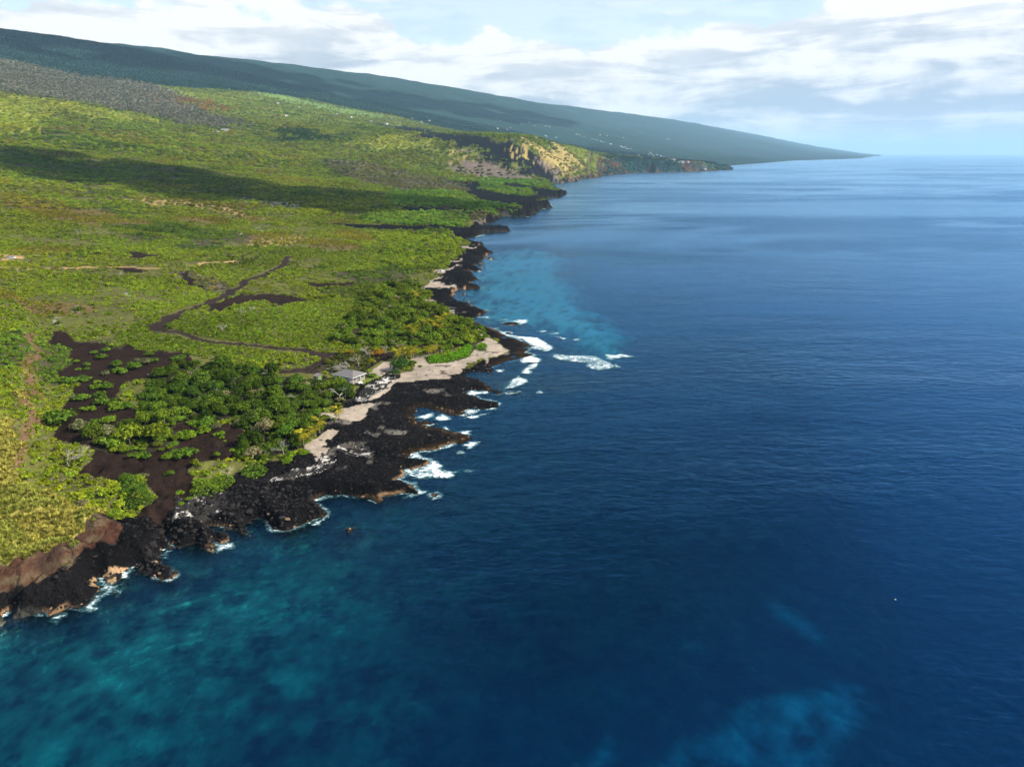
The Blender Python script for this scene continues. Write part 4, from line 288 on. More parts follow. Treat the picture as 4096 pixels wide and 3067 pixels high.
def empty(name, loc, rz=0.0, s=1.0):
    o = bpy.data.objects.new(name, None); o.location = loc; o.rotation_euler = (0, 0, rz); o.scale = (s, s, s); o.empty_display_size = 0.5
    return link(o)
def new_mat(name):
    m = bpy.data.materials.new(name); m.use_nodes = True; m.node_tree.nodes.clear(); return m, G(m.node_tree)
def out(g, surf=None, vol=None):
    n = g.new('ShaderNodeOutputMaterial')
    if surf is not None: g.put(n.inputs[0], surf)
    if vol is not None: g.put(n.inputs[1], vol)
def bump(g, h, strength, dist):
    n = g.new('ShaderNodeBump'); g.put(n.inputs['Strength'], strength); n.inputs['Distance'].default_value = dist; g.put(n.inputs['Height'], h); return n.outputs[0]
def principled(g, col, rough=0.9, normal=None, spec=0.2):
    n = g.new('ShaderNodeBsdfPrincipled'); g.put(n.inputs['Base Color'], col); g.put(n.inputs['Roughness'], rough)
    n.inputs['Specular IOR Level'].default_value = spec
    if normal is not None: g.put(n.inputs['Normal'], normal)
    return n.outputs[0]
def plain(name, col, rough=0.8, var=0.25, scale=1.5, spec=0.2):
    m, g = new_mat(name); tcn = g.new('ShaderNodeTexCoord')
    n = g.noise(tcn.outputs['Object'], scale, 5, 0.6)
    f = g.math('ADD', 1 - var, g.math('MULTIPLY', n, 2 * var))
    c = g.mix(1.0, col + (1,), f, 'MULTIPLY')
    out(g, principled(g, c, rough, bump(g, n, 0.3, 0.05), spec)); return m
# ---------------------------------------------------------------- what grows or lies where
CLASS = {}   # name: (ground colour, roughness, canopy colour, cover 0-1, plant size m, size spread)
def K(name, ground_col, rough, canopy, cover, size, spread=0.35): CLASS[name] = (ground_col, rough, canopy, cover, size, spread)
K('scrub', (.092, .094, .028), .35, (.158, .205, .026), .80, 1.7, .5)
K('lava', (.0065, .006, .0063), 1.0, (.1, .15, .03), .0, 1)
K('lavafar', (.009, .0085, .010), .8, (.1, .15, .03), .01, 2)
K('cinder', (.020, .0125, .0095), .55, (.1, .15, .03), .0, 1)
K('sand', (.30, .25, .195), .08, (.1, .15, .03), .0, 1)
K('coral', (.03, .028, .026), 1.0, (.1, .15, .03), .0, 1)
K('track', (.030, .021, .017), .5, (.1, .15, .03), .0, 1)
K('dirt', (.30, .20, .09), .15, (.1, .15, .03), .0, 1)
K('forest', (.020, .044, .066), .3, (.022, .054, .085), .95, 5.5, .3)  # blue of the distant haze is put into both forest colours
K('deadwood', (.11, .11, .075), .3, (.155, .145, .185), .9, 4.6, .3)
K('ygrass', (.23, .25, .05), .2, (.26, .29, .04), .5, 3.0, .4)
K('orange', (.12, .08, .03), .3, (.24, .115, .03), .8, 5)
K('meadow', (.13, .20, .05), .15, (.10, .17, .04), .1, 4)
K('darktree', (.04, .06, .025), .3, (.04, .075, .022), .95, 5.5)
K('greyscrub', (.10, .085, .065), .5, (.135, .135, .075), .66, 2.8)
K('goldgrass', (.27, .21, .075), .2, (.20, .18, .06), .12, 2.5)
K('pali', (.135, .105, .085), .6, (.11, .12, .05), .13, 3)
K('cliffred', (.125, .068, .042), .8, (.1, .12, .04), .04, 1.2)
K('greentree', (.035, .03, .02), .4, (.125, .215, .042), .88, 4.2, .45)
K('dscrub', (.06, .055, .03), .4, (.092, .140, .028), .82, 1.9, .5)
K('ochre', (.24, .18, .075), .3, (.15, .15, .035), .35, 2.2)
K('brown', (.12, .085, .035), .35, (.165, .165, .030), .80, 1.5)
K('brightgrove', (.06, .06, .025), .4, (.155, .210, .026), .90, 3.0, .5)
K('flatscrub', (.06, .06, .02), .3, (.145, .198, .026), .97, 1.5, .35)
K('grove', (.04, .035, .02), .4, (.094, .140, .022), .92, 4.2, .5)
K('darkgrove', (.025, .022, .015), .4, (.060, .097, .018), .96, 4.0, .5)
K('yardscrub', (.045, .038, .026), .4, (.085, .10, .035), .8, 2.8, .35)
K('lawn', (.13, .17, .03), .05, (.1, .15, .03), .0, 1)
K('hedge', (.05, .06, .02), .2, (.11, .23, .012), .0, 1)
K('goldplateau', (.28, .24, .06), .25, (.30, .27, .05), .0, 1.5)
K('scarp', (.15, .092, .055), .9, (.15, .15, .04), .42, 1.5)
K('tanrock', (.34, .22, .12), .7, (.1, .15, .03), .0, 1)
K('rockface', (.22, .20, .15), .7, (.1, .15, .03), .3, 2)
NAMES = list(CLASS); IDX = {n: i for i, n in enumerate(NAMES)}
GCOL = np.array([CLASS[n][0] for n in NAMES]); GRGH = np.array([CLASS[n][1] for n in NAMES]); CCOL = np.array([CLASS[n][2] for n in NAMES]) * np.array([1.16, 1.16, .62])
COVER = np.array([CLASS[n][3] for n in NAMES]); PSIZE = np.array([CLASS[n][4] for n in NAMES]); PSPR = np.array([CLASS[n][5] for n in NAMES])
def classify(x, y, d, D):
    r = np.hypot(x, y); a = np.clip(r * 0.012, 0.8, 30) + np.clip((r - 1800) * .035, 0, 90)
    wx = x + a * fbm(x, y, 12, 3, 91) + a * 0.8 * fbm(x, y, 45, 2, 95); wy = y + a * 1.3 * fbm(x, y, 12, 3, 92) + a * fbm(x, y, 45, 2, 96)
    f_ = np.clip((r - 1500) / 1500, 0, 1) * 110; wx = wx + f_ * fbm(x, y, 220, 3, 97); wy = wy + f_ * 1.4 * fbm(x, y, 220, 3, 98)
    c = np.full(np.shape(x), IDX['scrub'])
    v = vnoise(x, y, 95, 201) + 0.45 * vnoise(x, y, 33, 202)
    c[(v > 1.05) & (r > 330)] = IDX['dscrub']; c[(v < 0.40) & (r > 330)] = IDX['brown']
    v2 = vnoise(x, y, 60, 205) + 0.4 * vnoise(x, y, 21, 206)
    c[(v2 > 1.12) & (r > 360)] = IDX['brightgrove']
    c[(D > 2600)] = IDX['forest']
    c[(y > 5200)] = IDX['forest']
    m = d < np.where(r < 700, 6, 14) ; c[m] = IDX['lava']
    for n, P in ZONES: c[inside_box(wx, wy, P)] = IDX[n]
    for P in ROCKFACE: c[inside_box(wx, wy, P)] = IDX['rockface']
    for n, w, P in PATHS:
        A = np.array(P); m = (x > A[:, 0].min() - 9) & (x < A[:, 0].max() + 9) & (y > A[:, 1].min() - 9) & (y < A[:, 1].max() + 9)
        if m.any():
            e = seg_dist(wx[m] * .8 + x[m] * .2, wy[m] * .8 + y[m] * .2, P); t = c[m]; t[e < w * (.5 + .3 * fbm(x[m], y[m], 14, 3, 99))] = IDX[n]; c[m] = t
    low = (d < 5) & (np.isin(c, [IDX[k] for k in ('scrub', 'dscrub', 'brown', 'brightgrove', 'forest')])); c[low] = IDX['lava']
    return c
SB = {'rubble': ((.20, .20, .15), .0), 'sand': ((.34, .33, .24), -.15), 'sandbay': ((.75, .74, .62), -.95), 'sandpatch': ((.36, .40, .46), -.1), 'reef': ((.030, .036, .024), -.4)}
def bed_look(x, y, z):
    """colour and height of the sea bed: coral rubble, sand and dark reef"""
    col = np.tile(np.array([.045, .048, .040]), (len(x), 1)); n1 = fbm(x, y, 26, 4, 401); n2 = fbm(x, y, 9, 4, 403); zn = z.copy()
    for n, Pz in SEAZONES:
        s = poly_sd(x, y, Pz, 60)
        soft = {'sandpatch': 2.6, 'reef': 30.0, 'rubble': 40.0, 'sand': 55.0}.get(n, 22.0)
        f = sstep(-soft, soft, s + n1 * soft * (1.1 if n == 'sandpatch' else .5) + (0 if n == 'sandpatch' else 6 * n2))
        if n not in ('rubble', 'sand', 'reef'): f = f * sstep(SB[n][1] - .25, SB[n][1] + .25, n1 * .7 + n2 * .6 + (.3 if n in ('sandbay', 'sandpatch', 'sand') else 0))
        col = col * (1 - f[:, None]) + np.array(SB[n][0]) * f[:, None]
        top, w = {'sandbay': (-.9, .9), 'sand': (-6.5, .6), 'reef': (-6, .8), 'rubble': (-7, .5), 'sandpatch': (-21, .8)}[n]
        zn = zn * (1 - w * f) + w * f * np.maximum(zn, top)
    col *= (1 + .55 * n2 + 1.7 * fbm(x, y, 4.5, 4, 409, .65) + .3 * n1).clip(.15, 2.2)[:, None]
    return np.clip(col, .004, .8), zn
# ---------------------------------------------------------------- land: one sheet, finer near the viewpoint
def ring_radii(r0, r1, px, cap):
    o = [r0]
    while o[-1] < r1: r = o[-1]; o.append(r + min(r * r / 100.0 * px, r * cap))
    return np.array(o)
def polar(az0, az1, na, radii):
    az = np.radians(np.linspace(az0, az1, na)); R, A = np.meshgrid(radii, az, indexing='ij')
    return R * np.sin(A), R * np.cos(A)
def cells(keep, nr, na):
    idx = np.arange(nr * na).reshape(nr, na)
    q = np.stack([idx[:-1, :-1], idx[:-1, 1:], idx[1:, 1:], idx[1:, :-1]], -1).reshape(-1, 4)
    q = q[keep[q].any(1)]
    used = np.unique(q); remap = np.full(nr * na, -1); remap[used] = np.arange(len(used))
    return used, remap[q]
RAD = ring_radii(66, 34000, 0.00155, 0.011); NA = 860
X, Y = polar(-60, 33, NA, RAD); X = X.ravel(); Y = Y.ravel()
Dm = macro_d(X, Y)
cand = Dm > -np.maximum(170, 0.24 * np.hypot(X, Y))
Z = np.full(X.shape, -5.0); dd = np.full(X.shape, -100.0); spl = np.full(X.shape, -100.0)
hz_, d_, D_, s_ = ground(X[cand], Y[cand], True, True); Z[cand] = hz_; dd[cand] = d_; spl[cand] = s_
used, quads = cells(dd > -7, len(RAD), NA)
x, y, z, d, D, sp = X[used], Y[used], Z[used], dd[used], Dm[used], spl[used]
cl = classify(x, y, d, D); r = np.hypot(x, y)
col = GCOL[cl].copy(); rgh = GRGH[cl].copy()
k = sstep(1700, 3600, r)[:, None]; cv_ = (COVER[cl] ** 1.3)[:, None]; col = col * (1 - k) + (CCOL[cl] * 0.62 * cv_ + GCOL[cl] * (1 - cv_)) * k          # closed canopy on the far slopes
# wet, salt-crusted rock just above the water and dark rock below it
lav = np.isin(cl, [IDX['lava'], IDX['coral'], IDX['tanrock'], IDX['lavafar'], IDX['cliffred']])
n1 = fbm(x, y, 6, 3, 301); n2 = fbm(x, y, 25, 3, 303)
expo = sstep(40, 90, x + 300 * (y < 262)) * 1.0
band = sstep(.9, .45, z + n1 * 0.7) * sstep(1.6, .7, (d + n1 * .8) / np.clip(r / 220, 1, 4)) * sstep(0.12, 0.4, z) * sstep(-.05, .30, n2 + 0.45 * n1 + .5 * fbm(x, y, 13, 2, 309) + np.where(y < 230, .35, 0) + np.where((y > 470) & (y < 900), .2, -.15))
band = band * (d > 0) * lav * (r < 1500)
col = col * (1 - band[:, None]) + np.array([.26, .16, .085]) * band[:, None]
algae = sstep(1.1, .3, z + n1 * .5) * sstep(9, 3, d) * (d > 0) * lav * (1 - band) * sstep(.0, .4, fbm(x, y, 30, 2, 307)) * 0.35
col = col * (1 - algae[:, None]) + np.array([.060, .034, .010]) * algae[:, None]
under = d <= 0
bc, bz = bed_look(x[under], y[under], z[under]); ft = sstep(.3, 6.0, -d[under])[:, None]
col[under] = np.array([.024, .024, .021]) * (1 + 0.8 * n1[under])[:, None] * (1 - ft) + bc * ft; z[under] = z[under] * (1 - ft[:, 0]) + bz * ft[:, 0]
# white coral fragments and drifted sand in the hollows of the shelf
co = (cl == IDX['coral']); fr = sstep(.10, .28, fbm(x, y, 2.6, 3, 311) + .25 * fbm(x, y, 9, 2, 312)) * co
col = col * (1 - fr[:, None]) + np.array([.46, .43, .39]) * fr[:, None]
hol = (cl == IDX['lava']) * (r < 700) * (d > 9) * sstep(.36, .5, fbm(x, y, 7, 4, 315) + .35 * fbm(x, y, 40, 2, 317)) * sstep(-20, 60, x + 120) * 0.55
col = col * (1 - hol[:, None]) + np.array([.20, .18, .15]) * hol[:, None]
sd_ = (cl == IDX['sand']); st = sstep(.34, .46, fbm(x, y, 4, 4, 321) + .3 * fbm(x, y, 16, 2, 323)) * sd_ * (d < 60)
col = col * (1 - st[:, None] * .85) + np.array([.03, .026, .025]) * st[:, None] * .85
# the red and ochre layers of the sea cliff
rc = (cl == IDX['cliffred']); lay = fbm(x * .3, z * 3 + x * .05, 3.0, 4, 331); lay2 = fbm(x, y, 8, 3, 335)
t = np.stack([sstep(-.2, .3, lay)] * 3, 1); cc = np.array([.120, .056, .036]) * (1 - t) + np.array([.20, .145, .085]) * t
t = np.stack([sstep(.15, .5, lay2)] * 3, 1) * .7; cc = cc * (1 - t) + np.array([.055, .036, .028]) * t
col[rc] = cc[rc] * np.where(y[rc] > 900, .42, .55)[:, None]
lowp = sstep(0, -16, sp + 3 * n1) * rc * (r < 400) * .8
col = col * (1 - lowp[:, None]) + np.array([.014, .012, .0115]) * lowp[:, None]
lv_ = (cl == IDX['lava'])[:, None]; col = np.where(lv_, col * (1 + .75 * fbm(x, y, 13, 4, 347, .6)).clip(.4, 2)[:, None], col)
col *= (1 + 0.22 * fbm(x, y, 2.4, 3, 341) + 0.18 * fbm(x, y, 30, 3, 343) + .12 * fbm(x, y, 300, 3, 345))[:, None]
far_mott = sstep(900, 2500, r) * (1 - lav)
col *= (1 + far_mott * (0.30 * fbm(x, y, 70, 4, 351) + .25 * fbm(x, y, 500, 3, 353)))[:, None]
col = np.clip(col, .004, .9)
me = mesh_np('land', np.stack([x, y, z], 1), quads)
put_attr(me, 'col', col); put_attr(me, 'rgh', rgh, 'FLOAT')
m_land, g = new_mat('land')
tcn = g.new('ShaderNodeTexCoord'); P = tcn.outputs['Object']
a_col = g.attr('col'); a_r = g.attr('rgh')
n_a = g.noise(P, 1.1, 6, 0.62); n_b = g.noise(P, 0.13, 6, 0.66)
vor = g.new('ShaderNodeTexVoronoi', feature='DISTANCE_TO_EDGE'); g.put(vor.inputs['Vector'], P); vor.inputs['Scale'].default_value = 0.55
fac = g.math('ADD', 0.45, g.math('MULTIPLY', n_a, 1.1))
fac = g.math('MULTIPLY', fac, g.math('ADD', 0.30, g.math('MULTIPLY', n_b, 1.4)))
fcol = g.new('ShaderNodeCombineColor'); [g.put(fcol.inputs[i], fac) for i in range(3)]
cmul = g.mix(1.0, a_col.outputs['Color'], fcol.outputs[0], 'MULTIPLY')
hgt = g.math('ADD', n_a, g.math('MULTIPLY', g.math('MINIMUM', vor.outputs[0], 0.25), 1.2))
nrm = bump(g, hgt, g.math('MULTIPLY', a_r.outputs['Fac'], 0.9), 0.9)
out(g, principled(g, cmul, 0.95, nrm, 0.03))
land = obj('terrain', me, m_land); tag(land, kind='structure')
# ---------------------------------------------------------------- sea bed
RB_ = ring_radii(62, 9000, 0.0035, 0.03); NB = 420
X2, Y2 = polar(-62, 62, NB, RB_); X2 = X2.ravel(); Y2 = Y2.ravel()
h2, d2, D2, _s = ground(X2, Y2, True, True)
u2, q2 = cells(d2 < -3.5, len(RB_), NB)
x, y, d = X2[u2], Y2[u2], d2[u2]; z = np.minimum(h2[u2], -0.05) - 0.12
col, z = bed_look(x, y, z)
me = mesh_np('sea_bed', np.stack([x, y, z], 1), q2); put_attr(me, 'col', col)
m_bed, g = new_mat('sea_bed'); P = g.new('ShaderNodeTexCoord').outputs['Object']
nn = g.noise(P, 0.45, 5, 0.6); f = g.math('ADD', 0.5, nn)
fcol = g.new('ShaderNodeCombineColor'); [g.put(fcol.inputs[i], f) for i in range(3)]
out(g, principled(g, g.mix(1.0, g.attr('col').outputs['Color'], fcol.outputs[0], 'MULTIPLY'), 0.95, bump(g, nn, .6, .8), 0.05))
tag(obj('sea_bed', me, m_bed), kind='structure')
# ---------------------------------------------------------------- sea surface: clear water with real depth below it
RS = np.concatenate([[0.5, 15, 30, 45], ring_radii(58, 90000, 0.006, 0.06)])
az = np.radians(np.concatenate([np.linspace(-62, 62, 250), np.linspace(62, 298, 48)[1:]])); R_, A_ = np.meshgrid(RS, az, indexing='ij'); xs = (R_ * np.sin(A_)).ravel(); ys = (R_ * np.cos(A_)).ravel()
idx = np.arange(xs.size).reshape(R_.shape); q = np.stack([idx[:-1, :-1], idx[:-1, 1:], idx[1:, 1:], idx[1:, :-1]], -1).reshape(-1, 4)
me = mesh_np('sea', np.stack([xs, ys, np.zeros(xs.size)], 1), q)
dep = np.full(xs.size, 60.0); mm = (np.hypot(xs, ys) < 3500) & (np.abs(np.arctan2(xs, ys)) < math.radians(63))
hh = -ground(xs[mm], ys[mm], False)
for n, Pz in SEAZONES:
    if n in ('reef', 'rubble', 'sand'): f = sstep(-25, 25, poly_sd(xs[mm], ys[mm], Pz, 60)); hh = hh * (1 - .7 * f) + .7 * f * np.minimum(hh, {'reef': 6, 'rubble': 7, 'sand': 6}[n])
dep[mm] = hh; put_attr(me, 'depth', np.clip(dep, 0, 200), 'FLOAT')
m_sea, g = new_mat('sea_water'); P = g.new('ShaderNodeTexCoord').outputs['Object']
w1 = g.noise(g.mapping(P, (.45, 1, 1), (0, 0, math.radians(-14))), 0.30, 4, 0.6, 0.3)
w2 = g.noise(g.mapping(P, (.5, 1, 1), (0, 0, math.radians(22))), 1.0, 3, 0.55)
w3 = g.noise(g.mapping(P, (.3, 1, 1), (0, 0, math.radians(-8))), 0.05, 3, 0.5)
slick = g.ramp(g.noise(g.mapping(P, (.35, 1, 1), (0, 0, math.radians(-20))), 0.0032, 5, 0.6, 0.8), .38, .62)
hw = g.math('ADD', g.math('MULTIPLY', w1, 1.3), g.math('ADD', g.math('MULTIPLY', w2, .45), g.math('MULTIPLY', w3, 2.2)))
ln = g.math('ABSOLUTE', g.math('SUBTRACT', g.noise(g.mapping(P, (.3, 1, 1), (0, 0, math.radians(-12))), 0.0021, 4, 0.55, 1.2), .5))
line = g.math('MULTIPLY', g.ramp(ln, .055, .0), g.ramp(g.noise(P, .0011, 2, .5), .40, .52))           # drift lines of calmer water
nrm = bump(g, hw, g.math('MULTIPLY', g.math('ADD', .26, g.math('MULTIPLY', slick, .55)), g.math('SUBTRACT', 1.0, g.math('MULTIPLY', line, .85))), 1.0)
fres = g.new('ShaderNodeFresnel'); fres.inputs[0].default_value = 1.333; g.put(fres.inputs[1], nrm)
glo = g.new('ShaderNodeBsdfGlossy'); glo.inputs['Roughness'].default_value = 0.16; g.put(glo.inputs['Normal'], nrm); g.put(glo.inputs[0], g.mix(g.math('MULTIPLY', fres, 1.25, clamp=True), (.12, .50, .98, 1), (.58, .83, 1.0, 1)))
tra = g.new('ShaderNodeBsdfTransparent'); tra.inputs[0].default_value = (.96, .97, .98, 1)
up = g.math('SUBTRACT', 1.0, g.math('POWER', 2.718, g.math('MULTIPLY', g.attr('depth').outputs['Fac'], -.045)))   # a deeper column sends more light back
dif = g.new('ShaderNodeBsdfDiffuse'); g.put(dif.inputs[0], g.mix(up, (.0, .0014, .0022, 1), (.0, .0165, .068, 1))); g.put(dif.inputs['Normal'], nrm)   # light scattered back by deep water
add = g.new('ShaderNodeAddShader'); g.put(add.inputs[0], tra); g.put(add.inputs[1], dif)
mxs = g.new('ShaderNodeMixShader'); g.put(mxs.inputs[0], fres); g.put(mxs.inputs[1], add); g.put(mxs.inputs[2], glo)
va = g.new('ShaderNodeVolumeAbsorption'); va.inputs['Color'].default_value = (.20, .875, .905, 1); va.inputs['Density'].default_value = 0.40
out(g, mxs, va)
sea = obj('sea', me, m_sea); tag(sea, kind='structure')
# ---------------------------------------------------------------- foliage, bark
def leaf_mat(name, source):
    m, g = new_mat(name)
    if source == 'OBJECT':
        base = g.new('ShaderNodeObjectInfo').outputs['Color']
    else:
        base = g.attr('tint', 'INSTANCER').outputs['Color']
    rnd = g.new('ShaderNodeNewGeometry').outputs['Random Per Island']
    f = g.math('ADD', .35, g.math('MULTIPLY', rnd, 1.2))
    c = g.mix(1.0, base, f, 'MULTIPLY')
    dif = g.new('ShaderNodeBsdfDiffuse'); g.put(dif.inputs[0], c)
    tr = g.new('ShaderNodeBsdfTranslucent'); g.put(tr.inputs[0], g.mix(1.0, c, (1.0, 1.05, .5, 1), 'MULTIPLY'))
    mx = g.new('ShaderNodeMixShader'); mx.inputs[0].default_value = .22; g.put(mx.inputs[1], dif); g.put(mx.inputs[2], tr)
    out(g, mx); return m
M_LEAF_I = leaf_mat('leaves_massed', 'INSTANCER'); M_LEAF_O = leaf_mat('leaves', 'OBJECT')
M_BARK = plain('bark', (.16, .135, .11), .9, .35, 3); M_DEAD = plain('bleached_wood', (.34, .31, .27), .9, .25, 3); M_PALMBARK = plain('palm_trunk', (.20, .165, .12), .9, .3, 4)
def quads_from(ctr, nrm, size, rng, aspect=1.0):
    n = len(ctr); nrm = nrm / (np.linalg.norm(nrm, axis=1, keepdims=True) + 1e-9)
    a = rng.normal(size=(n, 3)); t = a - (a * nrm).sum(1, keepdims=True) * nrm; t /= np.linalg.norm(t, axis=1, keepdims=True) + 1e-9
    b = np.cross(nrm, t); s = np.asarray(size).reshape(-1, 1) * np.ones((n, 1)) * .5
    v = np.stack([ctr - t * s - b * s * aspect, ctr + t * s - b * s * aspect * .7, ctr + t * s * .9 + b * s * aspect, ctr - t * s * .8 + b * s * aspect], 1).reshape(-1, 3)
    return v, np.arange(n * 4).reshape(-1, 4)
def crown_mesh(name, seed, lumps, leaves, leaf, flat=.62, lift=.0, mat=None, spread=.31, small=.15, spiky=0.0):
    """crown of diameter 1, resting on z=lift: many leaf-clump faces spread over uneven lobes"""
    rng = np.random.default_rng(seed); L = []
    for i in range(lumps):
        a = rng.uniform(0, 2 * math.pi); rr = spread * math.sqrt(rng.uniform(0, 1)); q = rng.uniform(small, small + .11)
        L.append((rr * math.cos(a), rr * math.sin(a), lift + flat * (.28 + .55 * rng.uniform() * (1 - rr / .5)), q, q * rng.uniform(.55, .9)))
    w = np.array([l[3] ** 2 for l in L]); pick = rng.choice(len(L), leaves, p=w / w.sum())
    u = rng.normal(size=(leaves, 3)); u /= np.linalg.norm(u, axis=1, keepdims=True); u[:, 2] = np.where(u[:, 2] < -.35, -u[:, 2], u[:, 2])
    La = np.array(L)[pick]; rad = rng.uniform(.72, 1.05 + spiky, leaves)[:, None]
    ctr = La[:, :3] + u * np.stack([La[:, 3], La[:, 3], La[:, 4]], 1) * rad
    nrm = u * .9 + rng.normal(size=(leaves, 3)) * .55 + np.array([0, 0, .35])
    ctr[:, 2] = np.maximum(ctr[:, 2], .02)
    v, f = quads_from(ctr, nrm, leaf * rng.uniform(.6, 1.4, leaves), rng, .75)
    me = mesh_np(name, v, f)
    if mat: me.materials.append(mat)
    return me
def tube(pts, rad, sides=5):
    """tapered tube through points -> verts, quads"""
    P = np.array(pts, float); n = len(P); V_, F_ = [], []
    for i in range(n):
        t = P[min(i + 1, n - 1)] - P[max(i - 1, 0)]; t /= np.linalg.norm(t) + 1e-9
        a = np.cross(t, [0.3, .9, .2]); a /= np.linalg.norm(a) + 1e-9; b = np.cross(t, a)
        for k in range(sides):
            q = 2 * math.pi * k / sides; V_.append(P[i] + (a * math.cos(q) + b * math.sin(q)) * rad[i])
    for i in range(n - 1):
        for k in range(sides): F_.append((i * sides + k, i * sides + (k + 1) % sides, (i + 1) * sides + (k + 1) % sides, (i + 1) * sides + k))
    return np.array(V_), np.array(F_)
def join(parts):
    V_, F_, o = [], [], 0
    for v, f in parts: V_.append(v); F_.append(f + o); o += len(v)
    return np.concatenate(V_), np.concatenate(F_)
def trunk_mesh(name, seed, h, mat, limbs=5, spread=.33, r0=.028):
    """short trunk that forks into limbs; unit crown width"""
    rng = np.random.default_rng(seed); parts = []; fork = h * .38
    parts.append(tube([(0, 0, -.08), (.01, .0, fork * .5), (.0, .015, fork)], [r0 * 1.3, r0, r0 * .85], 6))
    for i in range(limbs):
        a = 2 * math.pi * (i + rng.uniform(-.3, .3)) / limbs; s = spread * rng.uniform(.6, 1.05)
        e = np.array([math.cos(a) * s, math.sin(a) * s, h * rng.uniform(.75, 1.0)]); m = e * .5 + np.array([0, 0, fork * .35])
        parts.append(tube([(0, .01, fork * .9), m, e], [r0 * .65, r0 * .45, r0 * .15], 4))
        e2 = m + np.array([math.cos(a + .8) * s * .4, math.sin(a + .8) * s * .4, h * .2]); parts.append(tube([m, e2], [r0 * .35, r0 * .1], 4))
    v, f = join(parts); me = mesh_np(name, v, f); me.materials.append(mat); return me
def bare_mesh(name, seed, mat, depth=4, up=.55):
    """leafless branching tree, height 1"""
    rng = np.random.default_rng(seed); parts = []
    def grow(p, dirv, ln, r, k):
        q = p + dirv * ln * .5 + rng.normal(size=3) * ln * .06; e = p + dirv * ln
        parts.append(tube([p, q, e], [r, r * .85, r * .65], 4))
        if k == 0: return
        for i in range(3 if k > 1 else 2):
            nd = dirv + rng.normal(size=3) * .62; nd[2] = abs(nd[2]) * up + .12; nd /= np.linalg.norm(nd)
            grow(e, nd, ln * rng.uniform(.62, .85), r * .62, k - 1)
    grow(np.array([0, 0, -.03]), np.array([rng.normal() * .15, rng.normal() * .15, 1.0]), .30, .024, depth)
    v, f = join(parts); v = v / v[:, 2].max(); me = mesh_np(name, v, f); me.materials.append(mat); return me
def grass_mesh(name, seed, n=90):
    rng = np.random.default_rng(seed); V_, F_ = [], []
    for i in range(n):
        a = rng.uniform(0, 6.283); rr = .42 * math.sqrt(rng.uniform()); b = np.array([rr * math.cos(a), rr * math.sin(a), 0]); h = rng.uniform(.35, .75)
        o = np.array([math.cos(a), math.sin(a), 0]) * rng.uniform(.05, .35) + rng.normal(size=3) * .06; w = np.array([-math.sin(a), math.cos(a), 0]) * rng.uniform(.03, .07)
        m = b + o * .35 + np.array([0, 0, h * .65]); t = b + o + np.array([0, 0, h]); s = len(V_)
        V_ += [b - w, b + w, m + w * .8, m - w * .8, t + w * .2, t - w * .2]; F_ += [(s, s + 1, s + 2, s + 3), (s + 3, s + 2, s + 4, s + 5)]
    me = mesh_np(name, np.array(V_), np.array(F_)); me.materials.append(M_LEAF_I); return me
def rock_mesh(name, seed, mat, sub=2):
    rng = np.random.default_rng(seed); bm = bmesh.new(); bmesh.ops.create_icosphere(bm, subdivisions=sub, radius=.5)
    pl = [(Vector(rng.normal(size=3)).normalized(), rng.uniform(.22, .40)) for _ in range(12)]
    for v in bm.verts:
        for n, dlim in pl:
            k = v.co.dot(n)
            if k > dlim: v.co -= n * (k - dlim)
        v.co.z *= .8; v.co += Vector(rng.normal(size=3) * .012)
    me = bpy.data.meshes.new(name); bm.to_mesh(me); bm.free(); me.materials.append(mat); return me
# ---------------------------------------------------------------- massed planting by point instances (only for what cannot be counted)
def scatter(name, pts, scl, tint, pid, protos, label, cat, tilt=0.12):
    n = len(pts); me = bpy.data.meshes.new(name); me.vertices.add(n); me.vertices.foreach_set('co', np.asarray(pts, np.float32).ravel())
    rot = np.stack([RNG.normal(0, tilt, n), RNG.normal(0, tilt, n), RNG.uniform(0, 6.283, n)], 1)
    put_attr(me, 'rot', rot, 'FLOAT_VECTOR'); put_attr(me, 'scl', scl, 'FLOAT_VECTOR'); put_attr(me, 'tint', tint); put_attr(me, 'pid', pid, 'INT')
    coll = bpy.data.collections.new(name + '_kinds')
    for i, p in enumerate(protos):
        coll.objects.link(bpy.data.objects.new('%s_kind_%02d' % (name, i), p))
    o = obj(name, me); mod = o.modifiers.new('planting', 'NODES')
    nt = bpy.data.node_groups.new(name, 'GeometryNodeTree'); mod.node_group = nt
    nt.interface.new_socket('Geometry', in_out='INPUT', socket_type='NodeSocketGeometry'); nt.interface.new_socket('Geometry', in_out='OUTPUT', socket_type='NodeSocketGeometry')
    gi = nt.nodes.new('NodeGroupInput'); go = nt.nodes.new('NodeGroupOutput'); ip = nt.nodes.new('GeometryNodeInstanceOnPoints')
    ci = nt.nodes.new('GeometryNodeCollectionInfo'); ci.inputs[0].default_value = coll; ci.inputs[1].default_value = True; ci.inputs[2].default_value = True
    def na(nm, t):
        q = nt.nodes.new('GeometryNodeInputNamedAttribute'); q.data_type = t; q.inputs[0].default_value = nm; return q.outputs[0]
    L = nt.links.new
    L(gi.outputs[0], ip.inputs['Points']); L(ci.outputs[0], ip.inputs['Instance']); ip.inputs['Pick Instance'].default_value = True
    L(na('pid', 'INT'), ip.inputs['Instance Index']); L(na('rot', 'FLOAT_VECTOR'), ip.inputs['Rotation']); L(na('scl', 'FLOAT_VECTOR'), ip.inputs['Scale']); L(ip.outputs[0], go.inputs[0])
    tag(o, label, cat, kind='stuff'); return o
VAR = [(.31, .15, .60), (.38, .10, .46), (.42, .08, .38), (.34, .12, .70), (.40, .11, .52), (.36, .09, .62)]
